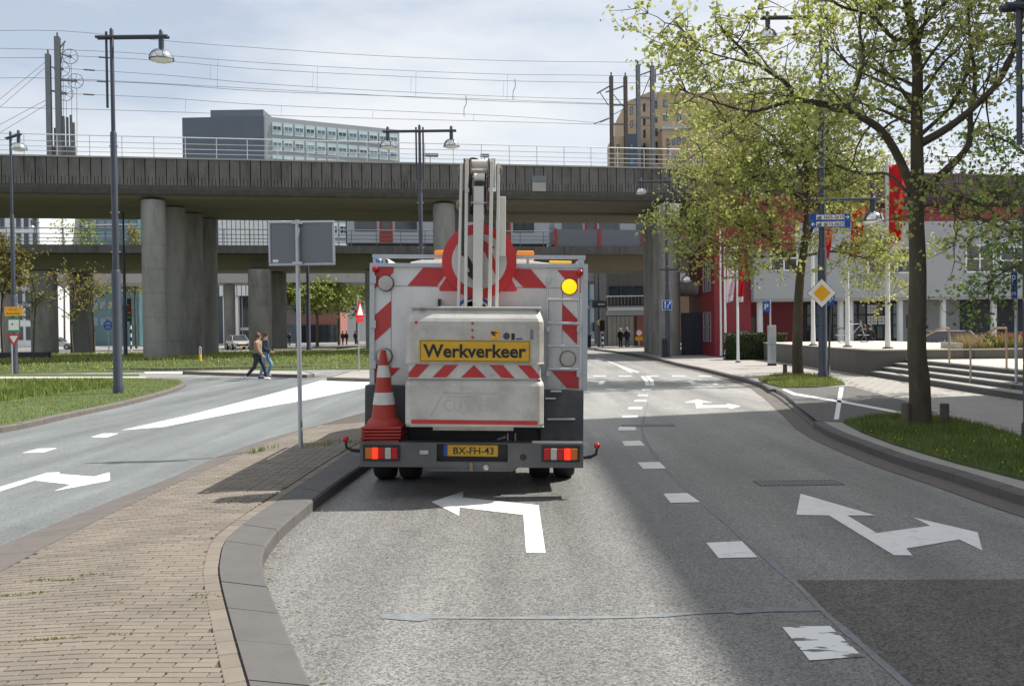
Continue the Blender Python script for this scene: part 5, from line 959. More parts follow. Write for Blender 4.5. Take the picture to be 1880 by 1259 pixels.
# signs on the far left lamp
l0 = G(28, 690); dl = l0.y-.2
th = thing('warning_board', 'orange board with construction traffic warning on the far left lamp post', 'sign', (PX(25, dl), dl, 0)); x0, x1, z0, z1 = PX(9, dl), PX(42, dl), PZ(580, dl, 25), PZ(563, dl, 25)
pplate(th, [(x0, z0), (x1, z0), (x1, z1), (x0, z1)], dl, 'amber_sign', 'panel'); text('Let op!', 'lettering', M['black'], th, ((x0+x1)/2-.02, dl-.014, z0+(z1-z0)*.7), .33, .085); text('Bouwverkeer', 'lettering', M['black'], th, ((x0+x1)/2, dl-.014, z0+(z1-z0)*.28), .58, .075)
th = thing('notice_sign', 'green sign with white panel below the orange board', 'sign', (PX(25, dl), dl, 0)); pplate(th, [(PX(14, dl), PZ(611, dl, 25)), (PX(37, dl), PZ(611, dl, 25)), (PX(37, dl), PZ(583, dl, 25)), (PX(14, dl), PZ(583, dl, 25))], dl, 'green_sign', 'panel'); pplate(th, [(PX(16, dl), PZ(606, dl, 25)), (PX(35, dl), PZ(606, dl, 25)), (PX(35, dl), PZ(587, dl, 25)), (PX(16, dl), PZ(587, dl, 25))], dl-.013, 'white_clean', 'white_panel', .003); disc(th, (PX(23, dl), dl-.0165, PZ(595, dl, 25)), .04, 'black', 'pictogram', .002)
th = thing('yield_sign', 'red and white yield triangle at the far left', 'sign', G(20, 693)); pplate(th, [(PX(12, dl), PZ(613, dl, 25)), (PX(40, dl), PZ(613, dl, 25)), (PX(26, dl), PZ(637, dl, 25))], dl-.05, 'red', 'panel'); pplate(th, [(PX(18.5, dl), PZ(616.5, dl, 25)), (PX(34, dl), PZ(616.5, dl, 25)), (PX(26, dl), PZ(630, dl, 25))], dl-.063, 'white_clean', 'face', .003); sign_pole(th, PX(21, dl), dl, 0, PZ(612, dl, 25), .035)
bs = G(200, 670, .02); th = thing('cycle_sign', 'round blue cycle and moped sign on a thin pole', 'sign', bs); db = bs.y; sign_pole(th, bs.x, db+.03, 0, PZ(587, db, 200), .03); c = (bs.x, db, PZ(597, db, 200)); disc(th, c, .27, 'blue', 'panel')
b = MB()
for zc in (.1, -.11):
    for dx in (-.08, .08): b.tube([(c[0]+dx+.055*math.cos(k*math.pi/6), db-.016, c[2]+zc-.02+.055*math.sin(k*math.pi/6)) for k in range(13)], .009, 4)
    b.tube([(c[0]-.08, db-.016, c[2]+zc-.02), (c[0]-.03, db-.016, c[2]+zc+.055), (c[0]+.06, db-.016, c[2]+zc+.05), (c[0]+.08, db-.016, c[2]+zc-.02)], .009, 4)
b.build('bicycle_symbol', M['white_clean'], th)
b = MB(); b.box(c[0]-.1, db-.02, PZ(583, db, 200)-.03, c[0]+.08, db+.08, PZ(583, db, 200)+.02); b.build('sign_lamp', M['galv'], th)
# traffic light with striped pole by the left columns
tl = G(241, 655, .1); th = thing('traffic_light', 'traffic light on black and white striped pole beside the left column', 'traffic light', tl); dt = tl.y
for i in range(9): b = MB(); zz = .1+i*.28; b.lathe((tl.x, dt, zz), [(.06, 0), (.06, .28)], 12); b.build('pole_band', M['white_clean' if i % 2 else 'black'], th, True)
b = MB(); b.tube([(tl.x, dt, 2.6), (tl.x, dt, PZ(545, dt, 240))], .05, 10); b.build('pole_top', M['post'], th); b = MB(); b.box(tl.x-.17, dt-.2, PZ(590, dt, 240), tl.x+.13, dt-.055, PZ(548, dt, 240)); hs = b.build('signal_head', M['black'], th, bevel=.02)
for k, m_ in enumerate(('lamp_red', 'lamp_amber', 'green_sign')): disc(hs, (tl.x-.02, dt-.2, PZ(590, dt, 240)+.95-.33*k), .1, m_, 'signal_lens', .01)
yb = G(368, 675, .0); th = thing('guide_bollard', 'yellow traffic bollard with small white hoop on the refuge', 'bollard', yb); b = MB(); b.lathe(yb, [(.09, -.03), (.09, .04), (.075, .06), (.075, .62), (.05, .68)], 14); b.build('bollard_body', M['yellow'], th, True)
b = MB(); b.tube([(yb.x-.04, yb.y, .66), (yb.x-.045, yb.y, 1.0), (yb.x-.02, yb.y, 1.06), (yb.x+.02, yb.y, 1.06), (yb.x+.045, yb.y, 1.0), (yb.x+.04, yb.y, .66)], .02, 6); b.build('hoop', M['white_clean'], th)
ts = G(659, 681, .13); th = thing('warning_sign', 'narrow edge-on red warning triangle on a pole left of the truck', 'sign', ts); dt = ts.y; sign_pole(th, ts.x, dt, .1, PZ(541, dt, 660), .03)
Mt = Matrix.Rotation(R(72), 3, 'Z'); cz = PZ(583, dt, 660); hh = PZ(549, dt, 660)-cz
for sc_, m_, nm, o_ in ((1, 'red', 'panel', -.04), (.62, 'white_clean', 'face', -.055)):
    b = MB(); pts = [Mt @ Vector((x*sc_, o_, 0))+Vector((ts.x+.03, dt, cz+hh*.36+(z-hh*.36)*sc_)) for x, z in ((-.40, 0), (.40, 0), (0, hh))]; b.prism(pts, Mt @ Vector((0, -.012, 0))); b.build(nm, M[m_], th)
b = MB(); b.cbox(Vector((ts.x+.03, dt-.0, cz-.1))+Mt @ Vector((0, -.05, 0)), (.62, .012, .17), Mt); b.build('under_plate', M['red'], th)
# signs on the tall right lamp
le = G(1511, 697, KZ); de = le.y-.16
for i, (s_, arrow) in enumerate((('3605-3610', 1), ('3610-3625', -1))):
    yc = 399+i*12.6; lb = ('upper', 'lower')[i]+' blue number sign with arrow pointing '+('right' if arrow > 0 else 'left')+' on the right lamp post'
    th = thing('number_sign', lb, 'sign', (PX(1525, de), de, PZ(yc, de, 1525)), 'blue number signs'); x0, x1, z0, z1 = PX(1488, de), PX(1562, de), PZ(yc+6, de, 1525), PZ(yc-6, de, 1525); h = z1-z0; cz = (z0+z1)/2
    pplate(th, [(x0, z0), (x1, z0), (x1, z1), (x0, z1)], de, 'blue', 'panel', .03); wx0, wx1 = PX(1499.5, de), PX(1551, de); pplate(th, [(wx0, z0+h*.14), (wx1, z0+h*.14), (wx1, z1-h*.14), (wx0, z1-h*.14)], de-.031, 'white_clean', 'white_field', .003)
    text(s_, 'lettering', M['black'], th, ((wx0+wx1)/2+.1, de-.0355, cz), .62, .105, .001, bold=.01); b = MB()
    for k in range(3): b.box(wx0+.03+k*.045, de-.036, cz-.05, wx0+.065+k*.045, de-.0345, cz+.01+.02*k)
    b.box(wx0+.02, de-.036, cz-.065, wx0+.17, de-.0345, cz-.053); b.build('building_symbol', M['grey_dark'], th)
    ax = (x1+wx1)/2 if arrow > 0 else (x0+wx0)/2; pplate(th, [(ax-.06*arrow, cz-.012), (ax+.01*arrow, cz-.012), (ax-.015*arrow, cz-.05), (ax+.02*arrow, cz-.05), (ax+.065*arrow, cz), (ax+.02*arrow, cz+.05), (ax-.015*arrow, cz+.05), (ax+.01*arrow, cz+.012), (ax-.06*arrow, cz+.012)], de-.031, 'white_clean', 'arrow', .003)
def diamond(c, r, label, pole=None):
    th = thing('priority_sign', label, 'sign', c, 'priority road signs'); x, y, z = c
    for s_, m_, o_, nm in ((1.04, 'black', 0, 'edge'), (1, 'white_clean', -.006, 'white_border'), (.62, 'amber_sign', -.012, 'yellow_face')): pplate(th, [(x-r*s_, z), (x, z-r*s_), (x+r*s_, z), (x, z+r*s_)], y+o_, m_, nm, .006)
diamond((PX(1509, de), de, PZ(538, de, 1509)), .43, 'yellow priority diamond bolted to the tall right lamp post')
diamond((PX(1101, 87.7), 87.7, PZ(592, 87.7, 1101)), .32, 'small distant yellow priority diamond beyond the underpass')
th = thing('parking_sign', 'blue parking sign on a leaning pole right behind the tall lamp', 'sign', G(1530, 690, KZ)); yy_ = de+.9; b = MB(); b.tube([(PX(1519, yy_), yy_, KZ-.03), (PX(1527, yy_), yy_, PZ(545, yy_, 1525))], .035, 8); b.build('pole', M['grey_dark'], th)
pplate(th, [(PX(1516, yy_), PZ(562, yy_, 1520)), (PX(1531, yy_), PZ(560, yy_, 1520)), (PX(1532, yy_), PZ(541, yy_, 1520)), (PX(1516, yy_), PZ(542, yy_, 1520))], yy_-.05, 'blue', 'panel'); text('P', 'lettering', M['white_clean'], th, (PX(1526, yy_), yy_-.065, PZ(550, yy_, 1520)), .12, .17)
th = thing('lean_board', 'grey board leaning against the tall right lamp post', 'board', G(1524, 685, KZ)); b = MB(); a0, a1 = Vector((PX(1517, yy_), yy_+.2, PZ(628, yy_+.2, 1517))), Vector((PX(1525, yy_), yy_+.25, KZ+.12)); b.prism([a0, a0+Vector((.08, 0, 0)), a1+Vector((.08, 0, 0)), a1], (0, .06, 0)); b.build('plank', M['galv'], th)
# lane sign on the lamp before the columns
ll = G(1226, 655, KZ); dv = ll.y-.2; th = thing('lane_sign', 'square blue lane arrow sign on the lamp before the columns', 'sign', (PX(1225, dv), dv, PZ(569, dv, 1225))); x0, x1, z0, z1 = PX(1216, dv), PX(1234, dv), PZ(569, dv, 1225), PZ(551, dv, 1225)
pplate(th, [(x0, z0), (x1, z0), (x1, z1), (x0, z1)], dv, 'white_clean', 'border', .02); pplate(th, [(x0+.02, z0+.02), (x1-.02, z0+.02), (x1-.02, z1-.02), (x0+.02, z1-.02)], dv-.021, 'blue', 'panel', .004)
b = MB(); w = x1-x0; b.tube([(x0+w*.3, dv-.03, z0+.08), (x0+w*.3, dv-.03, z1-.14)], .022, 4); b.tube([(x0+w*.58, dv-.03, z0+.08), (x0+w*.58, dv-.03, z0+w*.45), (x0+w*.78, dv-.03, z1-.16)], .022, 4); b.prism([(x0+w*.2, dv-.027, z1-.16), (x0+w*.4, dv-.027, z1-.16), (x0+w*.3, dv-.027, z1-.05)], (0, -.005, 0)); b.prism([(x0+w*.68, dv-.027, z1-.12), (x0+w*.87, dv-.027, z1-.2), (x0+w*.86, dv-.027, z1-.05)], (0, -.005, 0)); b.build('arrows', M['white_clean'], th)
th = thing('litter_bin', 'dark litter bin at the foot of the lamp before the columns', 'bin', (PX(1218, dv), dv, KZ)); b = MB(); b.box(PX(1214, dv), dv-.25, KZ, PX(1224, dv), dv+.05, 1.15); b.build('bin_body', M['navy'], th, bevel=.03); b = MB(); b.box(PX(1214, dv)+.03, dv-.262, .85, PX(1224, dv)-.03, dv-.2505, 1.0); b.build('bin_slot', M['black'], th)
th = thing('litter_bin', 'black wheeled bin far down the street', 'bin', (PX(1080, 86), 86, 0)); b = MB(); b.box(PX(1075, 86), 86, 0, PX(1085, 86), 86.6, 1.05); b.build('bin_body', M['black'], th, bevel=.04); b = MB(); b.box(PX(1074.5, 86), 85.95, 1.051, PX(1086, 86), 86.65, 1.14); b.build('bin_lid', M['black'], th, bevel=.02)
dsn = 80; th = thing('closed_road_sign', 'round no-entry sign with yellow plate before the far building', 'sign', (PX(1173, dsn), dsn, 0)); sign_pole(th, PX(1173, dsn), dsn+.03, 0, PZ(604, dsn, 1173), .04); disc(th, (PX(1173.5, dsn), dsn, PZ(611, dsn, 1173)), .31, 'red', 'ring'); disc(th, (PX(1173.5, dsn), dsn-.013, PZ(611, dsn, 1173)), .23, 'white_clean', 'face', .004); pplate(th, [(PX(1166, dsn), PZ(625, dsn, 1173)), (PX(1180, dsn), PZ(625, dsn, 1173)), (PX(1180, dsn), PZ(618, dsn, 1173)), (PX(1166, dsn), PZ(618, dsn, 1173))], dsn, 'amber_sign', 'yellow_plate')
th = thing('traffic_light', 'distant traffic light with striped pole beyond the underpass', 'traffic light', (PX(1106, 86), 86, 0)); x = PX(1106, 86)
for i in range(8): b = MB(); b.lathe((x, 86, i*.25), [(.08, 0), (.08, .25)], 10); b.build('pole_band', M['white_clean' if i % 2 else 'black'], th)
b = MB(); b.box(x-.25, 85.9, PZ(608, 86, 1106), x+.2, 86.1, PZ(588, 86, 1106)); b.build('signal_head', M['black'], th)
th = thing('street_name_sign', 'blue street direction board on distant pole', 'sign', (PX(1100, 87.6), 87.6, 4)); pplate(th, [(PX(1088, 87.6), PZ(565, 87.6, 1100)), (PX(1114, 87.6), PZ(565, 87.6, 1100)), (PX(1114, 87.6), PZ(553, 87.6, 1100)), (PX(1088, 87.6), PZ(553, 87.6, 1100))], 87.6, 'navy_wall', 'panel'); pplate(th, [(PX(1098, 87.6), PZ(560, 87.6, 1100)), (PX(1111, 87.6), PZ(560, 87.6, 1100)), (PX(1111, 87.6), PZ(557, 87.6, 1100)), (PX(1098, 87.6), PZ(557, 87.6, 1100))], 87.58, 'rib_white', 'text_strip', .004)
# parking meter and sign by the hedge
pm0 = G(1419, 671, KZ); th = thing('parking_meter', 'grey parking meter pillar with blue P flag before the hedge', 'parking meter', pm0); dp = pm0.y
b = MB(); b.box(PX(1412, dp), dp, KZ-.02, PX(1425, dp), dp+.3, PZ(597, dp, 1418)); b.build('meter_body', M['galv'], th, bevel=.02); b = MB(); b.box(PX(1411.5, dp), dp-.012, PZ(632, dp, 1418)-.02, PX(1425.5, dp), dp+.31, PZ(632, dp, 1418)); b.build('meter_band', M['sign_back'], th)
b = MB(); b.box(PX(1412, dp), dp-.02, KZ, PX(1425, dp), dp+.32, KZ+.08); b.build('meter_foot', M['black'], th); sign_pole(th, PX(1416, dp), dp+.15, PZ(597, dp, 1418), PZ(549, dp, 1418), .035)
pplate(th, [(PX(1402, dp), PZ(570, dp, 1410)), (PX(1415, dp), PZ(575, dp, 1410)), (PX(1415, dp), PZ(552, dp, 1410)), (PX(1402, dp), PZ(553, dp, 1410))], dp+.13, 'blue', 'flag'); text('P', 'lettering', M['white_clean'], th, (PX(1409, dp), dp+.115, PZ(563, dp, 1410)), .16, .22)
ps = G(1866, 727, KZ); th = thing('parking_sign', 'blue parking sign on a steel pole at the foot of the steps', 'sign', ps); dp = ps.y; sign_pole(th, ps.x, dp, KZ, PZ(499, dp, 1862), .034, 'galv'); pplate(th, [(PX(1855, dp), PZ(548, dp, 1860)), (PX(1866, dp), PZ(548, dp, 1860)), (PX(1866, dp), PZ(500, dp, 1860)), (PX(1855, dp), PZ(500, dp, 1860))], dp-.04, 'blue', 'panel'); text('P', 'lettering', M['white_clean'], th, (PX(1859.5, dp), dp-.054, PZ(513, dp, 1860)), .08, .2); text('M', 'lettering', M['white_clean'], th, (PX(1859.5, dp), dp-.054, PZ(539, dp, 1860)), .07, .08)
b = MB(); b.lathe((ps.x, dp, KZ), [(.14, 0), (.13, .1), (.07, .22), (.06, .3)], 14); b.build('pole_foot', M['black'], th, True); b = MB(); b.tube([(ps.x-.24, dp-.1, KZ+.16), (ps.x-.12, dp-.1, KZ+.13)], .045, 8); b.build('yellow_lock', M['leaf'], th)
# handrails on the steps
def handrail(lab, pts, posts):
    th = thing('handrail', lab, 'handrail', posts[0][0], 'brass handrails on the steps'); b = MB()
    for a, c in zip(pts, pts[1:]): b.tube([a, c], .032, 6)
    b.build('rail', M['brass'], th)
    for a, zt_ in posts: b = MB(); b.tube([(a.x, a.y, a.z), (a.x, a.y, zt_)], .026, 8); b.lathe((a.x, a.y, a.z), [(.07, 0), (.07, .012)], 12); b.build('post', M['brass'], th)
def hr(lab, lo, hi, top):
    a, c = G(*lo, .28), G(*hi, .665); handrail(lab, [(a.x, a.y, a.z+1.0), (c.x-.25, c.y, c.z+1.0), (c.x, c.y, c.z+1.0)], [(a, a.z+1.0), (c, c.z+1.0)])
hr('nearer slim brass handrail on the right of the steps', (1782, 703), (1848, 676), 0); hr('farther brass handrail partly behind the near tree', (1682, 684), (1743, 667), 0)
# planter
pl = G(1772, 659, .64); th = thing('planter', 'dark planter box with dry grasses and red flowers on the plaza', 'planter', pl); b = MB(); b.box(pl.x, pl.y, .64, pl.x+4.5, pl.y+1.1, 1.0); b.build('planter_box', M['grey_dark'], th); b = MB(); b.box(pl.x-.25, pl.y+.1, .64, pl.x-.01, pl.y+1.2, 1.16); b.build('end_block', M['concrete'], th)
b = MB(); q_ = [Vector((pl.x+.05, pl.y+.05, 0)), Vector((pl.x+4.4, pl.y+1.05, 0))]; blades(b, q_, 3500, .42, .012, 1.0, lambda x, y: True); b.build('dry_grass', M['straw'], th)
b = MB(); blades(b, q_, 2500, .3, .015, 1.0, lambda x, y: x > pl.x+.9); b.build('green_growth', M['grass'], th)
b = MB()
for i in range(70): c = (pl.x+1.0+rnd.random()*1.1, pl.y+.1+rnd.random()*.6, 1.28+rnd.random()*.2); b.ball(c, .03, 3)
b.build('red_blooms', M['flower'], th)['kind'] = 'stuff'
# wooden posts, hedge
for px, py, h, lb in ((1664, 782, .36, 'left wooden post at the near tree foot'), (1734, 779, .33, 'right wooden post at the near tree foot'), (1441, 689, .36, 'dark wooden post beside the second tree')):
    c = G(px, py, KZ); b = MB(); b.lathe((0, 0, 0), [(.075, -.05), (.075, h), (.06, h+.02)], 10, Matrix.Rotation(rnd.uniform(-.05, .05), 3, 'Y')); o = b.build('wooden_post', M['wood'], None, True); o.location = c; tag(o, lb, 'post', 'wooden posts by the trees')
hd = G(1336, 661, KZ); he = G(1458, 661, KZ); b = MB()
def leaves(b, c, n, spread, size):
    for i in range(n):
        p = Vector((c[0]+rnd.uniform(-spread[0], spread[0]), c[1]+rnd.uniform(-spread[1], spread[1]), c[2]+rnd.uniform(-spread[2], spread[2]))); leaf(b, p, size)
def leaf(b, p, s):
    d = Vector((rnd.gauss(0, 1), rnd.gauss(0, 1), rnd.gauss(0, .8))).normalized(); e = d.cross(Vector((rnd.gauss(0, 1), rnd.gauss(0, 1), rnd.gauss(0, 1)))).normalized(); k = d.cross(e); s *= rnd.uniform(.45, 1.4)
    b.add([p-d*s*.5, p+e*s*.42+k*s*.14, p+d*s*.55, p-e*s*.42+k*s*.14], [(0, 1, 2), (0, 2, 3)])
c = Vector(((hd.x+he.x)/2, hd.y+.5, .75)); leaves(b, c, 9000, ((he.x-hd.x)/2, .5, .68), .1); th = thing('hedge', 'clipped dark green hedge before the red wall', 'hedge', (c.x, c.y, KZ)); b.build('foliage', M['hedge'], th); b = MB(); b.box(hd.x+.1, hd.y+.12, KZ, he.x-.1, hd.y+.88, 1.3); b.build('hedge_core', M['hedge'], th)
# ================================================================ flags
def flag(label, base, zt, cloth, fx0, fx1, fy0, fy1, d, taper=.7, m='flag_red', r=.05, pat=None):
    th = thing('flagpole', label+' flagpole before the building entrance', 'flagpole', base, 'white flagpoles'); b = MB(); b.lathe(base, [(r*1.2, 0), (r, .8), (r*.7, zt-base.z)], 12); b.build('pole', M['rib_white'], th, True); b = MB(); b.lathe(base, [(r*2.2, 0), (r*2.2, .04), (r*1.4, .06)], 12); b.build('pole_foot', M['grey_dark'], th)
    if not cloth: return
    x0, x1, z1, z0 = PX(fx0, d), PX(fx1, d), PZ(fy0, d, fx0), PZ(fy1, d, fx0); NXs, NZs = 8, 18
    def pt(i, j):
        t = j/NZs; w = (x1-x0)*(1-(1-taper)*t); u_ = i/NXs; return Vector((x0+w*u_+.05*math.sin(t*5), d-.03+.13*math.sin(u_*7+t*4)*(.3+u_), z1+(z0-z1)*t+.25*u_*u_*(1-taper)*(z0-z1)*-.3))
    b = MB(); b.add([pt(i, j) for j in range(NZs+1) for i in range(NXs+1)], [(j*(NXs+1)+i, j*(NXs+1)+i+1, (j+1)*(NXs+1)+i+1, (j+1)*(NXs+1)+i) for j in range(NZs-2) for i in range(NXs)]); fo = b.build('flag', M[m], None, True); tag(fo, cloth, 'flag', 'flags and banners')
    sd = fo.modifiers.new('cloth', 'SOLIDIFY'); sd.thickness = .006
    b = MB(); b.add([pt(i, j) for j in range(NZs-2, NZs+1) for i in range(NXs+1)], [(j*(NXs+1)+i, j*(NXs+1)+i+1, (j+1)*(NXs+1)+i+1, (j+1)*(NXs+1)+i) for j in range(2) for i in range(NXs)]); o = b.build('white_hem', M['flag_white'], fo, True); sd = o.modifiers.new('cloth', 'SOLIDIFY'); sd.thickness = .006
m_, t_, b_ = nodes('flag_pattern')
g_ = t_.nodes.new('ShaderNodeNewGeometry'); br_ = t_.nodes.new('ShaderNodeTexBrick'); br_.inputs['Scale'].default_value = 5; br_.inputs['Color1'].default_value = (.42, .05, .13, 1); br_.inputs['Color2'].default_value = (.5, .12, .25, 1); br_.inputs['Mortar'].default_value = (.68, .62, .66, 1); br_.inputs['Mortar Size'].default_value = .09
mp_ = t_.nodes.new('ShaderNodeMapping'); mp_.inputs['Rotation'].default_value = (R(90), 0, 0); t_.links.new(g_.outputs['Position'], mp_.inputs[0]); t_.links.new(mp_.outputs[0], br_.inputs['Vector']); t_.links.new(br_.outputs['Color'], b_.inputs['Base Color']); M['flag_pattern'] = m_
for px, py, yt, lb, cl, fx0, fx1, fy0, fy1, tp, mm in ((1324, 655, 420, 'bare leftmost', None, 0, 0, 0, 0, 0, ''), (1332, 659, 445, 'banner', 'white banner with magenta key pattern before the red building', 1334, 1356, 455, 556, .55, 'flag_pattern'), (1355, 665, 452, 'short red flag', 'narrow red flag with white end beside the patterned banner', 1357, 1366, 462, 555, .9, 'flag_red')):
    base = G(px, py, KZ); flag(lb, base, PZ(yt, base.y, px), cl, fx0, fx1, fy0, fy1, base.y, tp, mm or 'flag_red', .06)
for px, py, yt, lb, cl, fx0, fx1, fy0, fy1, tp in ((1493, 634, 400, 'leftmost terrace', 'red flag hanging left of the tall lamp post', 1505, 1532, 415, 487, .6), (1556, 637, 360, 'middle terrace', 'red flag hanging between lamp head and signs', 1562, 1592, 375, 482, .6), (1630, 640, 290, 'tallest terrace', 'largest red flag hanging just left of the near trunk', 1632, 1668, 303, 466, .55)):
    base = G(px, py, .97); flag(lb, base, PZ(yt, base.y, px), cl, fx0, fx1, fy0, fy1, base.y, tp, 'flag_red', .08)
# ================================================================ people
def skin_obj(name, joints, edges, m, parent, sub=2):
    me = bpy.data.meshes.new(name); names = list(joints); idx = {k: i for i, k in enumerate(names)}
    me.from_pydata([joints[k][0] for k in names], [(idx[a], idx[c]) for a, c in edges], []); me.materials.append(M[m])
    o = bpy.data.objects.new(name, me); col.objects.link(o); o.parent = parent; ORG[o.name] = ORG[parent.name]
    md = o.modifiers.new('skin', 'SKIN'); md.use_smooth_shade = True
    for i, k in enumerate(names):
        r = joints[k][1]; me.skin_vertices[0].data[i].radius = r if isinstance(r, tuple) else (r, r); me.skin_vertices[0].data[i].use_root = (i == 0)
    s_ = o.modifiers.new('sub', 'SUBSURF'); s_.levels = sub; s_.render_levels = sub
    return o
def person(label, loc, heading, pose, top, legs, hair='hair', group=None, shoe='shoe', h=1.0, jac_len=.0):
    th = thing('person', label, 'person', loc, group); th.rotation_euler = (0, 0, heading); ORG[th.name] = Vector(loc)
    J = {k: (Vector(v), r) for k, (v, r) in dict(pelvis=((0, 0, .96), .125), waist=((0, 0, 1.10), .115), chest=((.01, 0, 1.32), .135), neck=((.03, 0, 1.47), .055), skull=((.045, 0, 1.56), .075), crown=((.045, 0, 1.68), .082), nose=((.125, 0, 1.60), .016)).items()}
    for s_, y in (('l', 1), ('r', -1)):
        el, wr = pose['arm_'+s_]; kn, an = pose['leg_'+s_]; V_ = lambda t: Vector((t[0], t[1]*y, t[2]))
        J['sh_'+s_] = (Vector((0, .17*y, 1.40)), .062); J['el_'+s_] = (V_(el), .045); J['wr_'+s_] = (V_(wr), .03); hd_ = (V_(wr)-V_(el)).normalized(); side = Vector((.0, 1, 0))
        J['palm_'+s_] = (V_(wr)+hd_*.07, .032)
        for f_ in range(4): J['f%d_%s' % (f_, s_)] = (V_(wr)+hd_*(.165-.012*abs(f_-1.3))+Vector((.022*(f_-1.5), 0, .01)), .009)
        J['thumb_'+s_] = (V_(wr)+hd_*.09+Vector((.055, 0, .005)), .010)
        J['hip_'+s_] = (Vector((0, .09*y, .90)), .095); J['kn_'+s_] = (V_(kn), .062); J['an_'+s_] = (V_(an), .042); J['toe_'+s_] = (V_(an)+Vector(pose.get('foot_'+s_, (.17, 0, -.05))), .036)
    E = [('pelvis', 'waist'), ('waist', 'chest'), ('chest', 'neck'), ('neck', 'skull'), ('skull', 'crown'), ('skull', 'nose')]
    for s_ in 'lr': E += [('chest', 'sh_'+s_), ('sh_'+s_, 'el_'+s_), ('el_'+s_, 'wr_'+s_), ('wr_'+s_, 'palm_'+s_), ('palm_'+s_, 'thumb_'+s_), ('pelvis', 'hip_'+s_), ('hip_'+s_, 'kn_'+s_), ('kn_'+s_, 'an_'+s_), ('an_'+s_, 'toe_'+s_)]+[('palm_'+s_, 'f%d_%s' % (i, s_)) for i in range(4)]
    if h != 1: J = {k: (v*h, r) for k, (v, r) in J.items()}
    skin_obj('body', J, E, 'skin', th)
    def sub(keys, k, add=.0): return {q: (J[q][0], J[q][1]*k+add) for q in keys}
    jk = ['waist', 'chest', 'pelvis']+[a+s_ for s_ in 'lr' for a in ('sh_', 'el_', 'wr_')]; J['nb'] = (J['chest'][0]*.35+J['neck'][0]*.65, .075); jk.append('nb'); skin_obj('jacket', sub(jk, 1.15, .03), [('waist', 'chest'), ('waist', 'pelvis'), ('chest', 'nb')]+[(a, c) for s_ in 'lr' for a, c in (('chest', 'sh_'+s_), ('sh_'+s_, 'el_'+s_), ('el_'+s_, 'wr_'+s_))], top, th)
    tk = ['pelvis']+[a+s_ for s_ in 'lr' for a in ('hip_', 'kn_', 'an_')]; skin_obj('trousers', sub(tk, 1.06, .012), [(a, c) for s_ in 'lr' for a, c in (('pelvis', 'hip_'+s_), ('hip_'+s_, 'kn_'+s_), ('kn_'+s_, 'an_'+s_))], legs, th)
    for s_ in 'lr':
        a, t = J['an_'+s_][0], J['toe_'+s_][0]; skin_obj('shoe', {'a': (a+(t-a)*.1+Vector((0, 0, -.035)), .07), 'b': (t, .058), 'c': (a+(a-t)*.25+Vector((0, 0, -.05)), .05)}, [('a', 'b'), ('a', 'c')], shoe, th, 1)
    b = MB(); c = J['crown'][0]; n_ = 8
    b.lathe(c+Vector((-.018, 0, -.055)), [(.09, -.055), (.103, 0), (.10, .06), (.075, .12), (.03, .15), (.005, .155)], 14, Matrix.Rotation(R(-14), 3, 'Y')); me = b.mesh('hair', M[hair], Vector(), True); o = bpy.data.objects.new('hair', me); col.objects.link(o); o.parent = th
    for y in (-.032, .032):
        b = MB(); b.ball(J['skull'][0]+Vector((.072, y, .065)), .011, 4); o = bpy.data.objects.new('eye', b.mesh('eye', M['black'])); col.objects.link(o); o.parent = th
        b = MB(); b.ball(J['skull'][0]+Vector((.0, y*2.5, .05)), .022, 4, (1, .4, 1.3)); o = bpy.data.objects.new('ear', b.mesh('ear', M['skin'])); col.objects.link(o); o.parent = th
    return th
walk = dict(arm_l=((-.10, .22, 1.13), (.02, .24, .90)), arm_r=((.06, .23, 1.12), (.22, .2, .93)), leg_l=((.20, .09, .50), (.28, .09, .09)), leg_r=((-.10, .09, .50), (-.42, .09, .15)), foot_r=(.12, 0, -.10))
walk2 = dict(arm_l=((-.02, .23, 1.12), (.2, .14, 1.02)), arm_r=((.02, .23, 1.12), (.22, .12, 1.0)), leg_l=((.22, .09, .52), (.06, .09, .14)), leg_r=((-.02, .09, .50), (-.18, .09, .10)), foot_l=(.15, 0, -.06))
stand = dict(arm_l=((-.02, .23, 1.12), (.05, .24, .88)), arm_r=((-.02, .23, 1.12), (.05, .24, .88)), leg_l=((.08, .09, .5), (.06, .09, .08)), leg_r=((-.03, .09, .5), (-.12, .09, .09)))
sit = dict(arm_l=((.08, .23, 1.13), (.28, .15, 1.02)), arm_r=((.08, .23, 1.13), (.28, .15, 1.02)), leg_l=((.42, .1, .93), (.45, .1, .52)), leg_r=((.42, .1, .93), (.45, .1, .52)))
p1 = G(474, 698, 0); person('pedestrian in tan jacket and dark trousers striding right across the road', (p1.x, p1.y, .0), 0, walk, 'tan', 'denim_dark', 'hair', 'crossing pedestrians')
p2 = G(487, 694.5, 0); person('pedestrian in navy jacket and blue jeans walking behind the tan jacket', (p2.x, p2.y, .0), 0, walk2, 'jacket_navy', 'denim', 'hair', 'crossing pedestrians', 'sign_back', 1.02)
p3 = G(1139.5, 637, 0); person('distant walker with pale hood seen from behind', (p3.x, p3.y, .0), R(90), stand, 'cloth_dark', 'cloth_dark', 'cloth_pale', 'distant walkers', 'black', .97)
p4 = G(1151.5, 637, 0); person('distant walker in dark coat with blue bag seen from behind', (p4.x, p4.y, .0), R(90), stand, 'jacket_navy', 'denim_dark', 'cloth_pale', 'distant walkers', 'black', 1.0)
for px, lb in ((1587, 'left one of two dark figures standing before the glass entrance'), (1597, 'right one of two dark figures standing before the glass entrance')):
    d = 49.6; person(lb, (PX(px, d), d, KZ-.006), R(-90), stand, 'cloth_dark', 'cloth_dark', 'hair_dark', 'people at the entrance', 'black', .94)
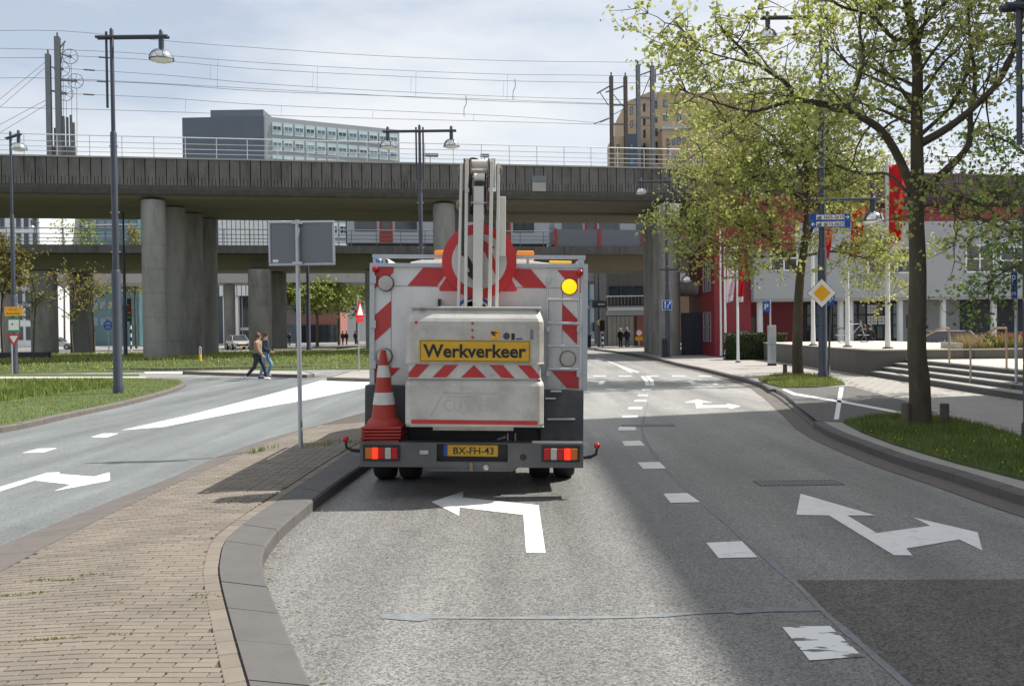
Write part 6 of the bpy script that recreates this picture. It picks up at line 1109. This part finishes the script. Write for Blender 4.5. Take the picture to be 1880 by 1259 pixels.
for px, lb in ((629, 'tiny distant figure left of the pole by the brick building'), (636, 'tiny distant figure in dark coat by the brick building'), (652, 'tiny distant figure near the warning triangle pole'), (531, 'tiny distant cyclist figure beside the column')):
    d = 120; person(lb, (PX(px, d), d, 0), R(60), stand, 'cloth_dark', 'denim_dark', 'hair_dark', 'tiny distant figures', 'black')
# ================================================================ cars, bicycle
def car(label, loc, heading, m, group='parked cars'):
    th = thing('parked_car', label, 'car', loc, group); th.rotation_euler = (0, 0, heading); ORG[th.name] = Vector()
    def add(b, nm, mm, smooth=False, bevel=0, par=th): o = b.build(nm, M[mm], None, smooth, bevel); o.parent = par; return o
    b = MB(); pr = [(-2.0, .32), (-1.98, .75), (-1.85, .92), (-1.0, .95), (.95, .93), (1.75, .80), (2.02, .62), (2.05, .32)]; b.prism([(x, -.84, z) for x, z in pr], (0, 1.68, 0)); add(b, 'body', m, bevel=.08)
    b = MB(); lo = [(-1.8, .80, .93), (1.05, .80, .93), (1.05, -.80, .93), (-1.8, -.80, .93)]; hi = [(-1.35, .60, 1.42), (.25, .60, 1.42), (.25, -.60, 1.42), (-1.35, -.60, 1.42)]; b.hexa(lo+hi); cb = add(b, 'cabin_glass', 'glass', bevel=.03)
    b = MB(); b.prism([(-1.42, -.63, 1.415), (.3, -.63, 1.415), (.3, .63, 1.415), (-1.42, .63, 1.415)], (0, 0, .05)); add(b, 'roof', m, bevel=.02)
    for y in (-1, 1):
        for xa, xb_ in ((1.0, .24), (-.45, -.45), (-1.75, -1.36)):
            b = MB(); b.tube([(xa, .80*y, .93), (xb_, .62*y, 1.43)], .04, 5); add(b, 'roof_pillar', m)
        for x in (-1.28, 1.28):
            b = MB(); b.lathe((x, .84*y-.1, .32), [(.18, 0), (.31, 0), (.32, .03), (.32, .17), (.31, .2), (.18, .2)], 20, AXY); w = add(b, 'wheel', 'rubber', True); b = MB(); b.lathe((x, .84*y-.102 if y < 0 else .84*y+.06, .32), [(.2, 0), (.2, .045)], 16, AXY); add(b, 'rim', 'galv', True, par=w)
        b = MB(); b.cbox((2.0, .6*y, .66), (.1, .36, .14)); add(b, 'headlight', 'lamp_clear', bevel=.02); b = MB(); b.cbox((-1.95, .68*y, .75), (.1, .2, .22)); add(b, 'tail_light', 'lamp_red', bevel=.02); b = MB(); b.cbox((.75, .92*y, .98), (.12, .16, .1)); add(b, 'mirror', 'black', bevel=.02)
    b = MB(); b.cbox((2.04, 0, .5), (.06, 1.1, .16)); add(b, 'grille', 'black'); b = MB(); b.cbox((2.06, 0, .38), (.05, .5, .1)); add(b, 'number_plate', 'amber_sign')
car('silver car parked by the white building behind the left columns', (PX(437, 96), 96, .0), R(-62), 'car_silver'); car('mauve small car behind the steps, half hidden by the near trunk', (PX(1714, 43), 43, 0), R(175), 'car_mauve'); car('white car half hidden behind the left metro columns', (PX(104, 110), 110, 0), R(10), 'rib_white')
def bicycle(label, c, heading):
    th = thing('bicycle', label, 'bicycle', c, 'parked bicycles'); th.rotation_euler = (0, 0, heading)
    def add(b, nm, mm): o = b.build(nm, M[mm], None, True); o.parent = th; return o
    for x in (-.52, .52):
        b = MB(); b.tube([(x+.33*math.cos(k*math.pi/10), 0, .34+.33*math.sin(k*math.pi/10)) for k in range(21)], .018, 6); w = add(b, 'wheel', 'rubber'); b = MB()
        for k in range(6): b.tube([(x, 0, .34), (x+.32*math.cos(k*math.pi/3), 0, .34+.32*math.sin(k*math.pi/3))], .004, 4)
        o = b.build('spokes', M['galv'], None); o.parent = w
    b = MB()
    for a, c_ in (((-.52, .34), (-.18, .82)), ((-.18, .82), (.36, .86)), ((-.1, .32), (-.2, .9)), ((-.1, .32), (.36, .8)), ((-.52, .34), (-.1, .32)), ((.52, .34), (.36, .98))): b.tube([(a[0], 0, a[1]), (c_[0], 0, c_[1])], .018, 6)
    add(b, 'frame', 'galv'); b = MB(); b.tube([(.3, -.28, 1.04), (.36, 0, 1.0), (.3, .28, 1.04)], .014, 6); add(b, 'handlebar', 'black'); b = MB(); b.box(-.33, -.07, .93, -.08, .07, .98); add(b, 'saddle', 'black')
bicycle('white bicycle standing before the mauve car', (PX(1722, 41), 41, KZ), R(20)); bicycle('dark bicycle lying low before the glass entrance', (PX(1566, 43), 43, .97), R(5))
# ================================================================ trees
def stick(b, p, d, l, r, n=4, wob=.18, up=.05):
    pts = [p.copy()]; rs = [r]
    for i in range(n):
        d = (d+Vector((rnd.gauss(0, wob), rnd.gauss(0, wob), rnd.gauss(0, wob)+up))).normalized(); p = p+d*(l/n); pts.append(p.copy()); rs.append(r*(1-.75*(i+1)/n))
    b.tube(pts, rs, 5 if r < .03 else 7, False); return pts
def tree(name, label, base, limbs, lsize, lm, sub=(9, 1.6), twig=(6, .6), lpt=9, group=None, start=.3, keep=None, up=.06):
    th = thing(name, label, 'tree', base, group); tb = MB(); bb = MB(); lf = MB(); tips = []
    for li, (pts, rs) in enumerate(limbs):
        pts = [Vector(p) for p in pts]; sp_ = spline(pts, 5); m = len(sp_); rr = [rs[0]+(rs[1]-rs[0])*(i/(m-1))**.8 for i in range(m)]; (tb if li == 0 else bb).tube(sp_, rr, 12 if li == 0 else 8, li > 0)
        L_ = sum((a-c).length for a, c in zip(sp_, sp_[1:])); st = .62 if li == 0 else start
        for k in range(max(2, int(sub[0]*L_/3*(.45 if li == 0 else 1)))):
            t = st+(1-st)*rnd.random(); i = min(m-2, int(t*(m-1))); p = sp_[i]; tg = (sp_[i+1]-sp_[i]).normalized()
            d = (tg*.55+Vector((rnd.gauss(0, .7), rnd.gauss(0, .7), rnd.gauss(.1, .5)))).normalized(); tips.append(stick(bb, p, d, sub[1]*rnd.uniform(.55, 1.25), max(.012, rr[i]*.38), 5, .2, up))
        tips.append([sp_[-1]-(sp_[-1]-sp_[-2])*3, sp_[-1]])
    for tp in tips:
        for k in range(twig[0]):
            i = rnd.randrange(len(tp)//3, len(tp)); p = tp[i]; d = Vector((rnd.gauss(0, 1), rnd.gauss(0, 1), rnd.gauss(0, .6))).normalized(); q = stick(bb, p, d, twig[1]*rnd.uniform(.5, 1.3), .008 if lsize < .15 else .015, 3, .25, .02)
            for j in range(lpt):
                c = q[rnd.choice((1, 2, 2, 3, 3, 3))]+Vector((rnd.gauss(0, 1), rnd.gauss(0, 1), rnd.gauss(0, 1)))*lsize*.8
                if keep is None or keep(c): leaf(lf, c, lsize)
    tb.build('trunk', M['bark'], th, True); bb.build('branches', M['bark'], th, True); lf.build('crown', M[lm], th); return th
nb = G(1690, 782, KZ); nd = nb.y
def T(d0, *pp): return [P(x, y, d0+o) for x, y, o in pp]
limbs = [([nb-Vector((0, 0, .1)), P(1688, 700, nd), P(1683, 640, nd), P(1685, 500, nd), P(1682, 400, nd), P(1684, 330, nd), P(1683, 230, nd+.1), P(1684, 120, nd+.2), P(1672, 40, nd+.2), P(1655, -60, nd)], (.185, .06)),
         (T(nd, (1675, 350, 0), (1650, 290, -.1), (1618, 240, -.3), (1575, 212, -.5), (1545, 198, -.6), (1470, 183, -.8), (1440, 150, -1), (1395, 120, -1.2), (1330, 60, -1.4)), (.085, .018)),
         (T(nd, (1470, 183, -.8), (1430, 192, -.8), (1380, 205, -.9), (1320, 190, -1), (1250, 165, -1.1)), (.035, .012)), (T(nd, (1553, 200, -.6), (1575, 150, -.2), (1585, 100, 0), (1578, 50, .2), (1590, -30, .4)), (.05, .02)),
         (T(nd, (1698, 345, 0), (1745, 305, .2), (1778, 265, .4), (1782, 205, .5), (1790, 150, .5), (1780, 60, .7), (1775, -40, .8)), (.075, .02)), (T(nd, (1688, 265, .1), (1740, 235, -.3), (1790, 195, -.6), (1840, 140, -.9), (1870, 60, -1.2), (1880, -40, -1.4)), (.075, .025)),
         (T(nd, (1688, 250, 0), (1750, 190, .6), (1775, 130, 1), (1790, 60, 1.4)), (.04, .015)), (T(nd, (1684, 75, .2), (1640, 70, 0), (1600, 30, -.2), (1540, 10, -.4), (1490, -30, -.6)), (.045, .015)), (T(nd, (1684, 60, .2), (1720, 20, .3), (1760, -20, .4)), (.04, .02)),
         (T(nd, (1670, 360, 0), (1630, 320, .5), (1580, 320, 1), (1530, 300, 1.4), (1480, 250, 1.6)), (.03, .01)), (T(nd, (1695, 350, 0), (1740, 360, -.5), (1760, 400, -.9), (1800, 400, -1.1), (1860, 430, -1.3)), (.03, .01)), (T(nd, (1740, 355, -.4), (1800, 375, -.6), (1870, 420, -1), (1930, 430, -1.2)), (.028, .01)),
         (T(nd, (1395, 120, -1.2), (1350, 110, -1.3), (1290, 90, -1.5), (1240, 40, -1.6)), (.02, .008)), (T(nd, (1683, 180, .1), (1640, 160, .8), (1560, 120, 1.5), (1500, 60, 2)), (.035, .012))]
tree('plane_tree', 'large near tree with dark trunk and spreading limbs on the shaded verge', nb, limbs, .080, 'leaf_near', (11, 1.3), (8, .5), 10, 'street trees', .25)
sb = G(1465, 690, KZ); sd_ = sb.y
limbs = [([sb-Vector((0, 0, .1)), P(1464, 620, sd_), P(1468, 520, sd_), P(1478, 440, sd_), P(1482, 360, sd_), P(1478, 260, sd_), P(1470, 160, sd_)], (.2, .06)),
         (T(sd_, (1468, 500, 0), (1440, 470, -.3), (1415, 440, -.5), (1370, 420, -.8), (1330, 400, -1)), (.09, .02)), (T(sd_, (1420, 445, -.5), (1410, 400, -.4), (1405, 340, -.2), (1390, 260, 0)), (.06, .02)), (T(sd_, (1480, 440, 0), (1500, 400, .5), (1515, 340, .8), (1520, 250, 1)), (.07, .02)),
         (T(sd_, (1478, 470, 0), (1530, 462, .5), (1590, 475, 1), (1650, 500, 1.4)), (.05, .015)), (T(sd_, (1480, 380, 0), (1430, 330, 1), (1370, 300, 2), (1300, 290, 2.4)), (.07, .02)), (T(sd_, (1480, 330, 0), (1430, 260, -1), (1370, 220, -1.5), (1310, 210, -2)), (.06, .02)), (T(sd_, (1478, 300, 0), (1520, 240, -.6), (1560, 190, -1)), (.05, .02)),
         (T(sd_, (1440, 468, -.3), (1380, 470, -1), (1310, 440, -1.6), (1260, 400, -2)), (.04, .015)), (T(sd_, (1478, 400, 0), (1560, 350, 1), (1600, 320, 1.5)), (.05, .015)), (T(sd_, (1400, 320, 0), (1330, 340, .5), (1270, 330, 1)), (.04, .012))]
tree('plane_tree', 'bushy sunlit second tree with yellow-green leaves beside the tall lamp', sb, limbs, .11, 'leaf', (18, 1.8), (9, .7), 11, 'street trees', .2)
tb_ = Vector((13.4, 22.3, .64)); d3 = tb_.y
limbs = [([tb_-Vector((0, 0, .1)), tb_+Vector((0, 0, 2)), tb_+Vector((-.1, 0, 4)), tb_+Vector((0, .1, 6.5)), tb_+Vector((0, 0, 9))], (.17, .05)), (T(d3, (1960, 460, 0), (1900, 420, -.3), (1850, 380, -.5), (1800, 340, -.7)), (.06, .015)), (T(d3, (1960, 380, 0), (1900, 300, .3), (1850, 260, .5), (1810, 250, .7)), (.06, .015)), (T(d3, (1960, 470, 0), (1900, 480, -.4), (1840, 500, -.7), (1810, 530, -.9)), (.04, .01)), (T(d3, (1960, 420, 0), (1880, 440, .6), (1820, 450, 1)), (.04, .01)), (T(d3, (1962, 330, 0), (2020, 250, 0), (2080, 220, 0)), (.06, .015))]
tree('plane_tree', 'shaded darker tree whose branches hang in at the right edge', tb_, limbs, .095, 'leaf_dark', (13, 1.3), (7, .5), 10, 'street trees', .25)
def simple_tree(label, px, py, d, top, wpx, lm, lsize=.34, z0=0, nl=7, trunk=.14, sub=8):
    x = PX(px, d); zt = PZ(top, d, px); R_ = wpx*d/F/2; base = Vector((x, d, z0)); fork = z0+(zt-z0)*.38; limbs = [([base-Vector((0, 0, .1)), Vector((x+rnd.uniform(-.1, .1), d, fork)), Vector((x+rnd.uniform(-.3, .3), d, (fork+zt)/2)), Vector((x, d, zt-.4))], (trunk, .03))]
    for k in range(6):
        a = k*math.pi/3+rnd.uniform(-.3, .3); z = fork+(zt-fork)*rnd.uniform(0, .5); limbs.append(([Vector((x, d, z)), Vector((x+math.cos(a)*R_*.45, d+math.sin(a)*R_*.45, z+R_*.35)), Vector((x+math.cos(a)*R_*.85, d+math.sin(a)*R_*.85, z+R_*.6))], (trunk*.4, .015)))
    tree('park_tree', label, base, limbs, lsize, lm, (sub, R_*.55), (5, R_*.3), nl, 'trees behind the viaducts', .3)
for args in (('young tree with sparse gold leaves left of the bicycle sign', 172, 636, 66, 495, 110, 'leaf_gold', .15, .2, 3, .1, 5), ('young tree with thin trunk between the left metro columns', 133, 640, 64, 490, 120, 'leaf_gold', .15, .2, 3, .1, 5), ('leafy tree at the far left edge before the metro deck', 5, 650, 60, 430, 110, 'leaf_gold', .2, .2, 7, .1, 7), ('thin young tree beside the far left lamp', 60, 655, 52, 500, 60, 'leaf_gold', .12, .2, 2, .05, 4),
             ('tall pale tree rising above the metro railing', 118, 640, 118, 395, 90, 'leaf_far', .25, 0, 3, .14, 6), ('yellow-green tree before the teal glass block', 165, 640, 112, 415, 110, 'leaf_far', .3, 0, 7, .15, 7), ('yellow tree right of the tall left lamp post', 250, 640, 110, 415, 70, 'leaf_gold', .3, 0, 7, .15, 7),
             ('park tree close to the column pair', 545, 636, 108, 500, 90, 'leaf_far', .34, 0, 9, .2, 9), ('park tree with forked trunk before the brick building', 582, 634, 102, 500, 110, 'leaf_far', .34, 0, 9, .2, 9), ('park tree left of the warning triangle', 622, 632, 116, 495, 100, 'leaf_far', .34, 0, 9, .2, 9), ('darker park tree next to the truck edge', 655, 630, 125, 500, 90, 'leaf_dark', .34, 0, 9, .2, 9), ('park tree hidden mostly behind the truck', 700, 630, 112, 500, 100, 'leaf_far', .34, 0, 8, .2, 8)):
    simple_tree(*args)
# dandelions and weeds on the island
b = MB(); zw = lambda x, y: zi(x, y)
for px, py, n_ in ((70, 1060, 60), (20, 1086, 40), (110, 1063, 50), (170, 1055, 30), (65, 1084, 20), (75, 1175, 40), (135, 1174, 25), (228, 1170, 12), (215, 1112, 10), (350, 1097, 14), (468, 826, 40), (490, 820, 30), (575, 820, 30), (600, 818, 30), (640, 815, 25), (380, 1100, 8)):
    c = G(px, py, .1)
    for i in range(n_):
        x, y = c.x+rnd.gauss(0, .07), c.y+rnd.gauss(0, .006 if py > 1000 else .1); z = zw(x, y); hh = rnd.uniform(.006, .018) if py > 1000 else rnd.uniform(.02, .09); b.add([(x-.006, y, z-.003), (x+.006, y, z-.003), (x+rnd.uniform(-.02, .02), y+rnd.uniform(-.01, .01), z+hh)], [(0, 1, 2)])
tag(b.build('weeds', M['grass_sun']), 'small weeds and moss growing in the paver joints', 'weeds', kind='stuff')

b = MB()
for i in range(26):
    c = G(rnd.uniform(1580, 1880), rnd.uniform(785, 890), KZ+.1)
    if vgf(c.x, c.y): b.ball((c.x, c.y, KZ+.085), .011, 3)
tag(b.build('dandelions', M['amber_sign']), 'scattered yellow dandelion heads in the shaded verge', 'dandelions', kind='stuff')

# dry leaves and bud scales blown along the kerbs
b = MB()
for pl_c, sd_c in ((edge[2:60], .22), (ko[4:], .10), (left_kerb, -.15)):
    for i in range(90):
        k = rnd.randrange(0, len(pl_c)-1); p = pl_c[k]+(pl_c[k+1]-pl_c[k])*rnd.random(); x = p.x+(abs(rnd.gauss(0, sd_c)) if sd_c < .2 else -abs(rnd.gauss(0, sd_c))); y = p.y+rnd.gauss(0, .1)
        if sd_c < 0: y = p.y-abs(rnd.gauss(0, .12)); x = p.x
        q = rnd.uniform(.008, .022); a = rnd.uniform(0, 6.28); b.add([(x+math.cos(a)*q, y+math.sin(a)*q, .014), (x-math.sin(a)*q*.6, y+math.cos(a)*q*.6, .016+q*.3), (x-math.cos(a)*q, y-math.sin(a)*q, .014), (x+math.sin(a)*q*.6, y-math.cos(a)*q*.6, .015)], [(0, 1, 2, 3)])
tag(b.build('leaf_litter', M['straw']), 'thin scatter of dry leaf litter along the kerbs', 'leaf litter', kind='stuff')
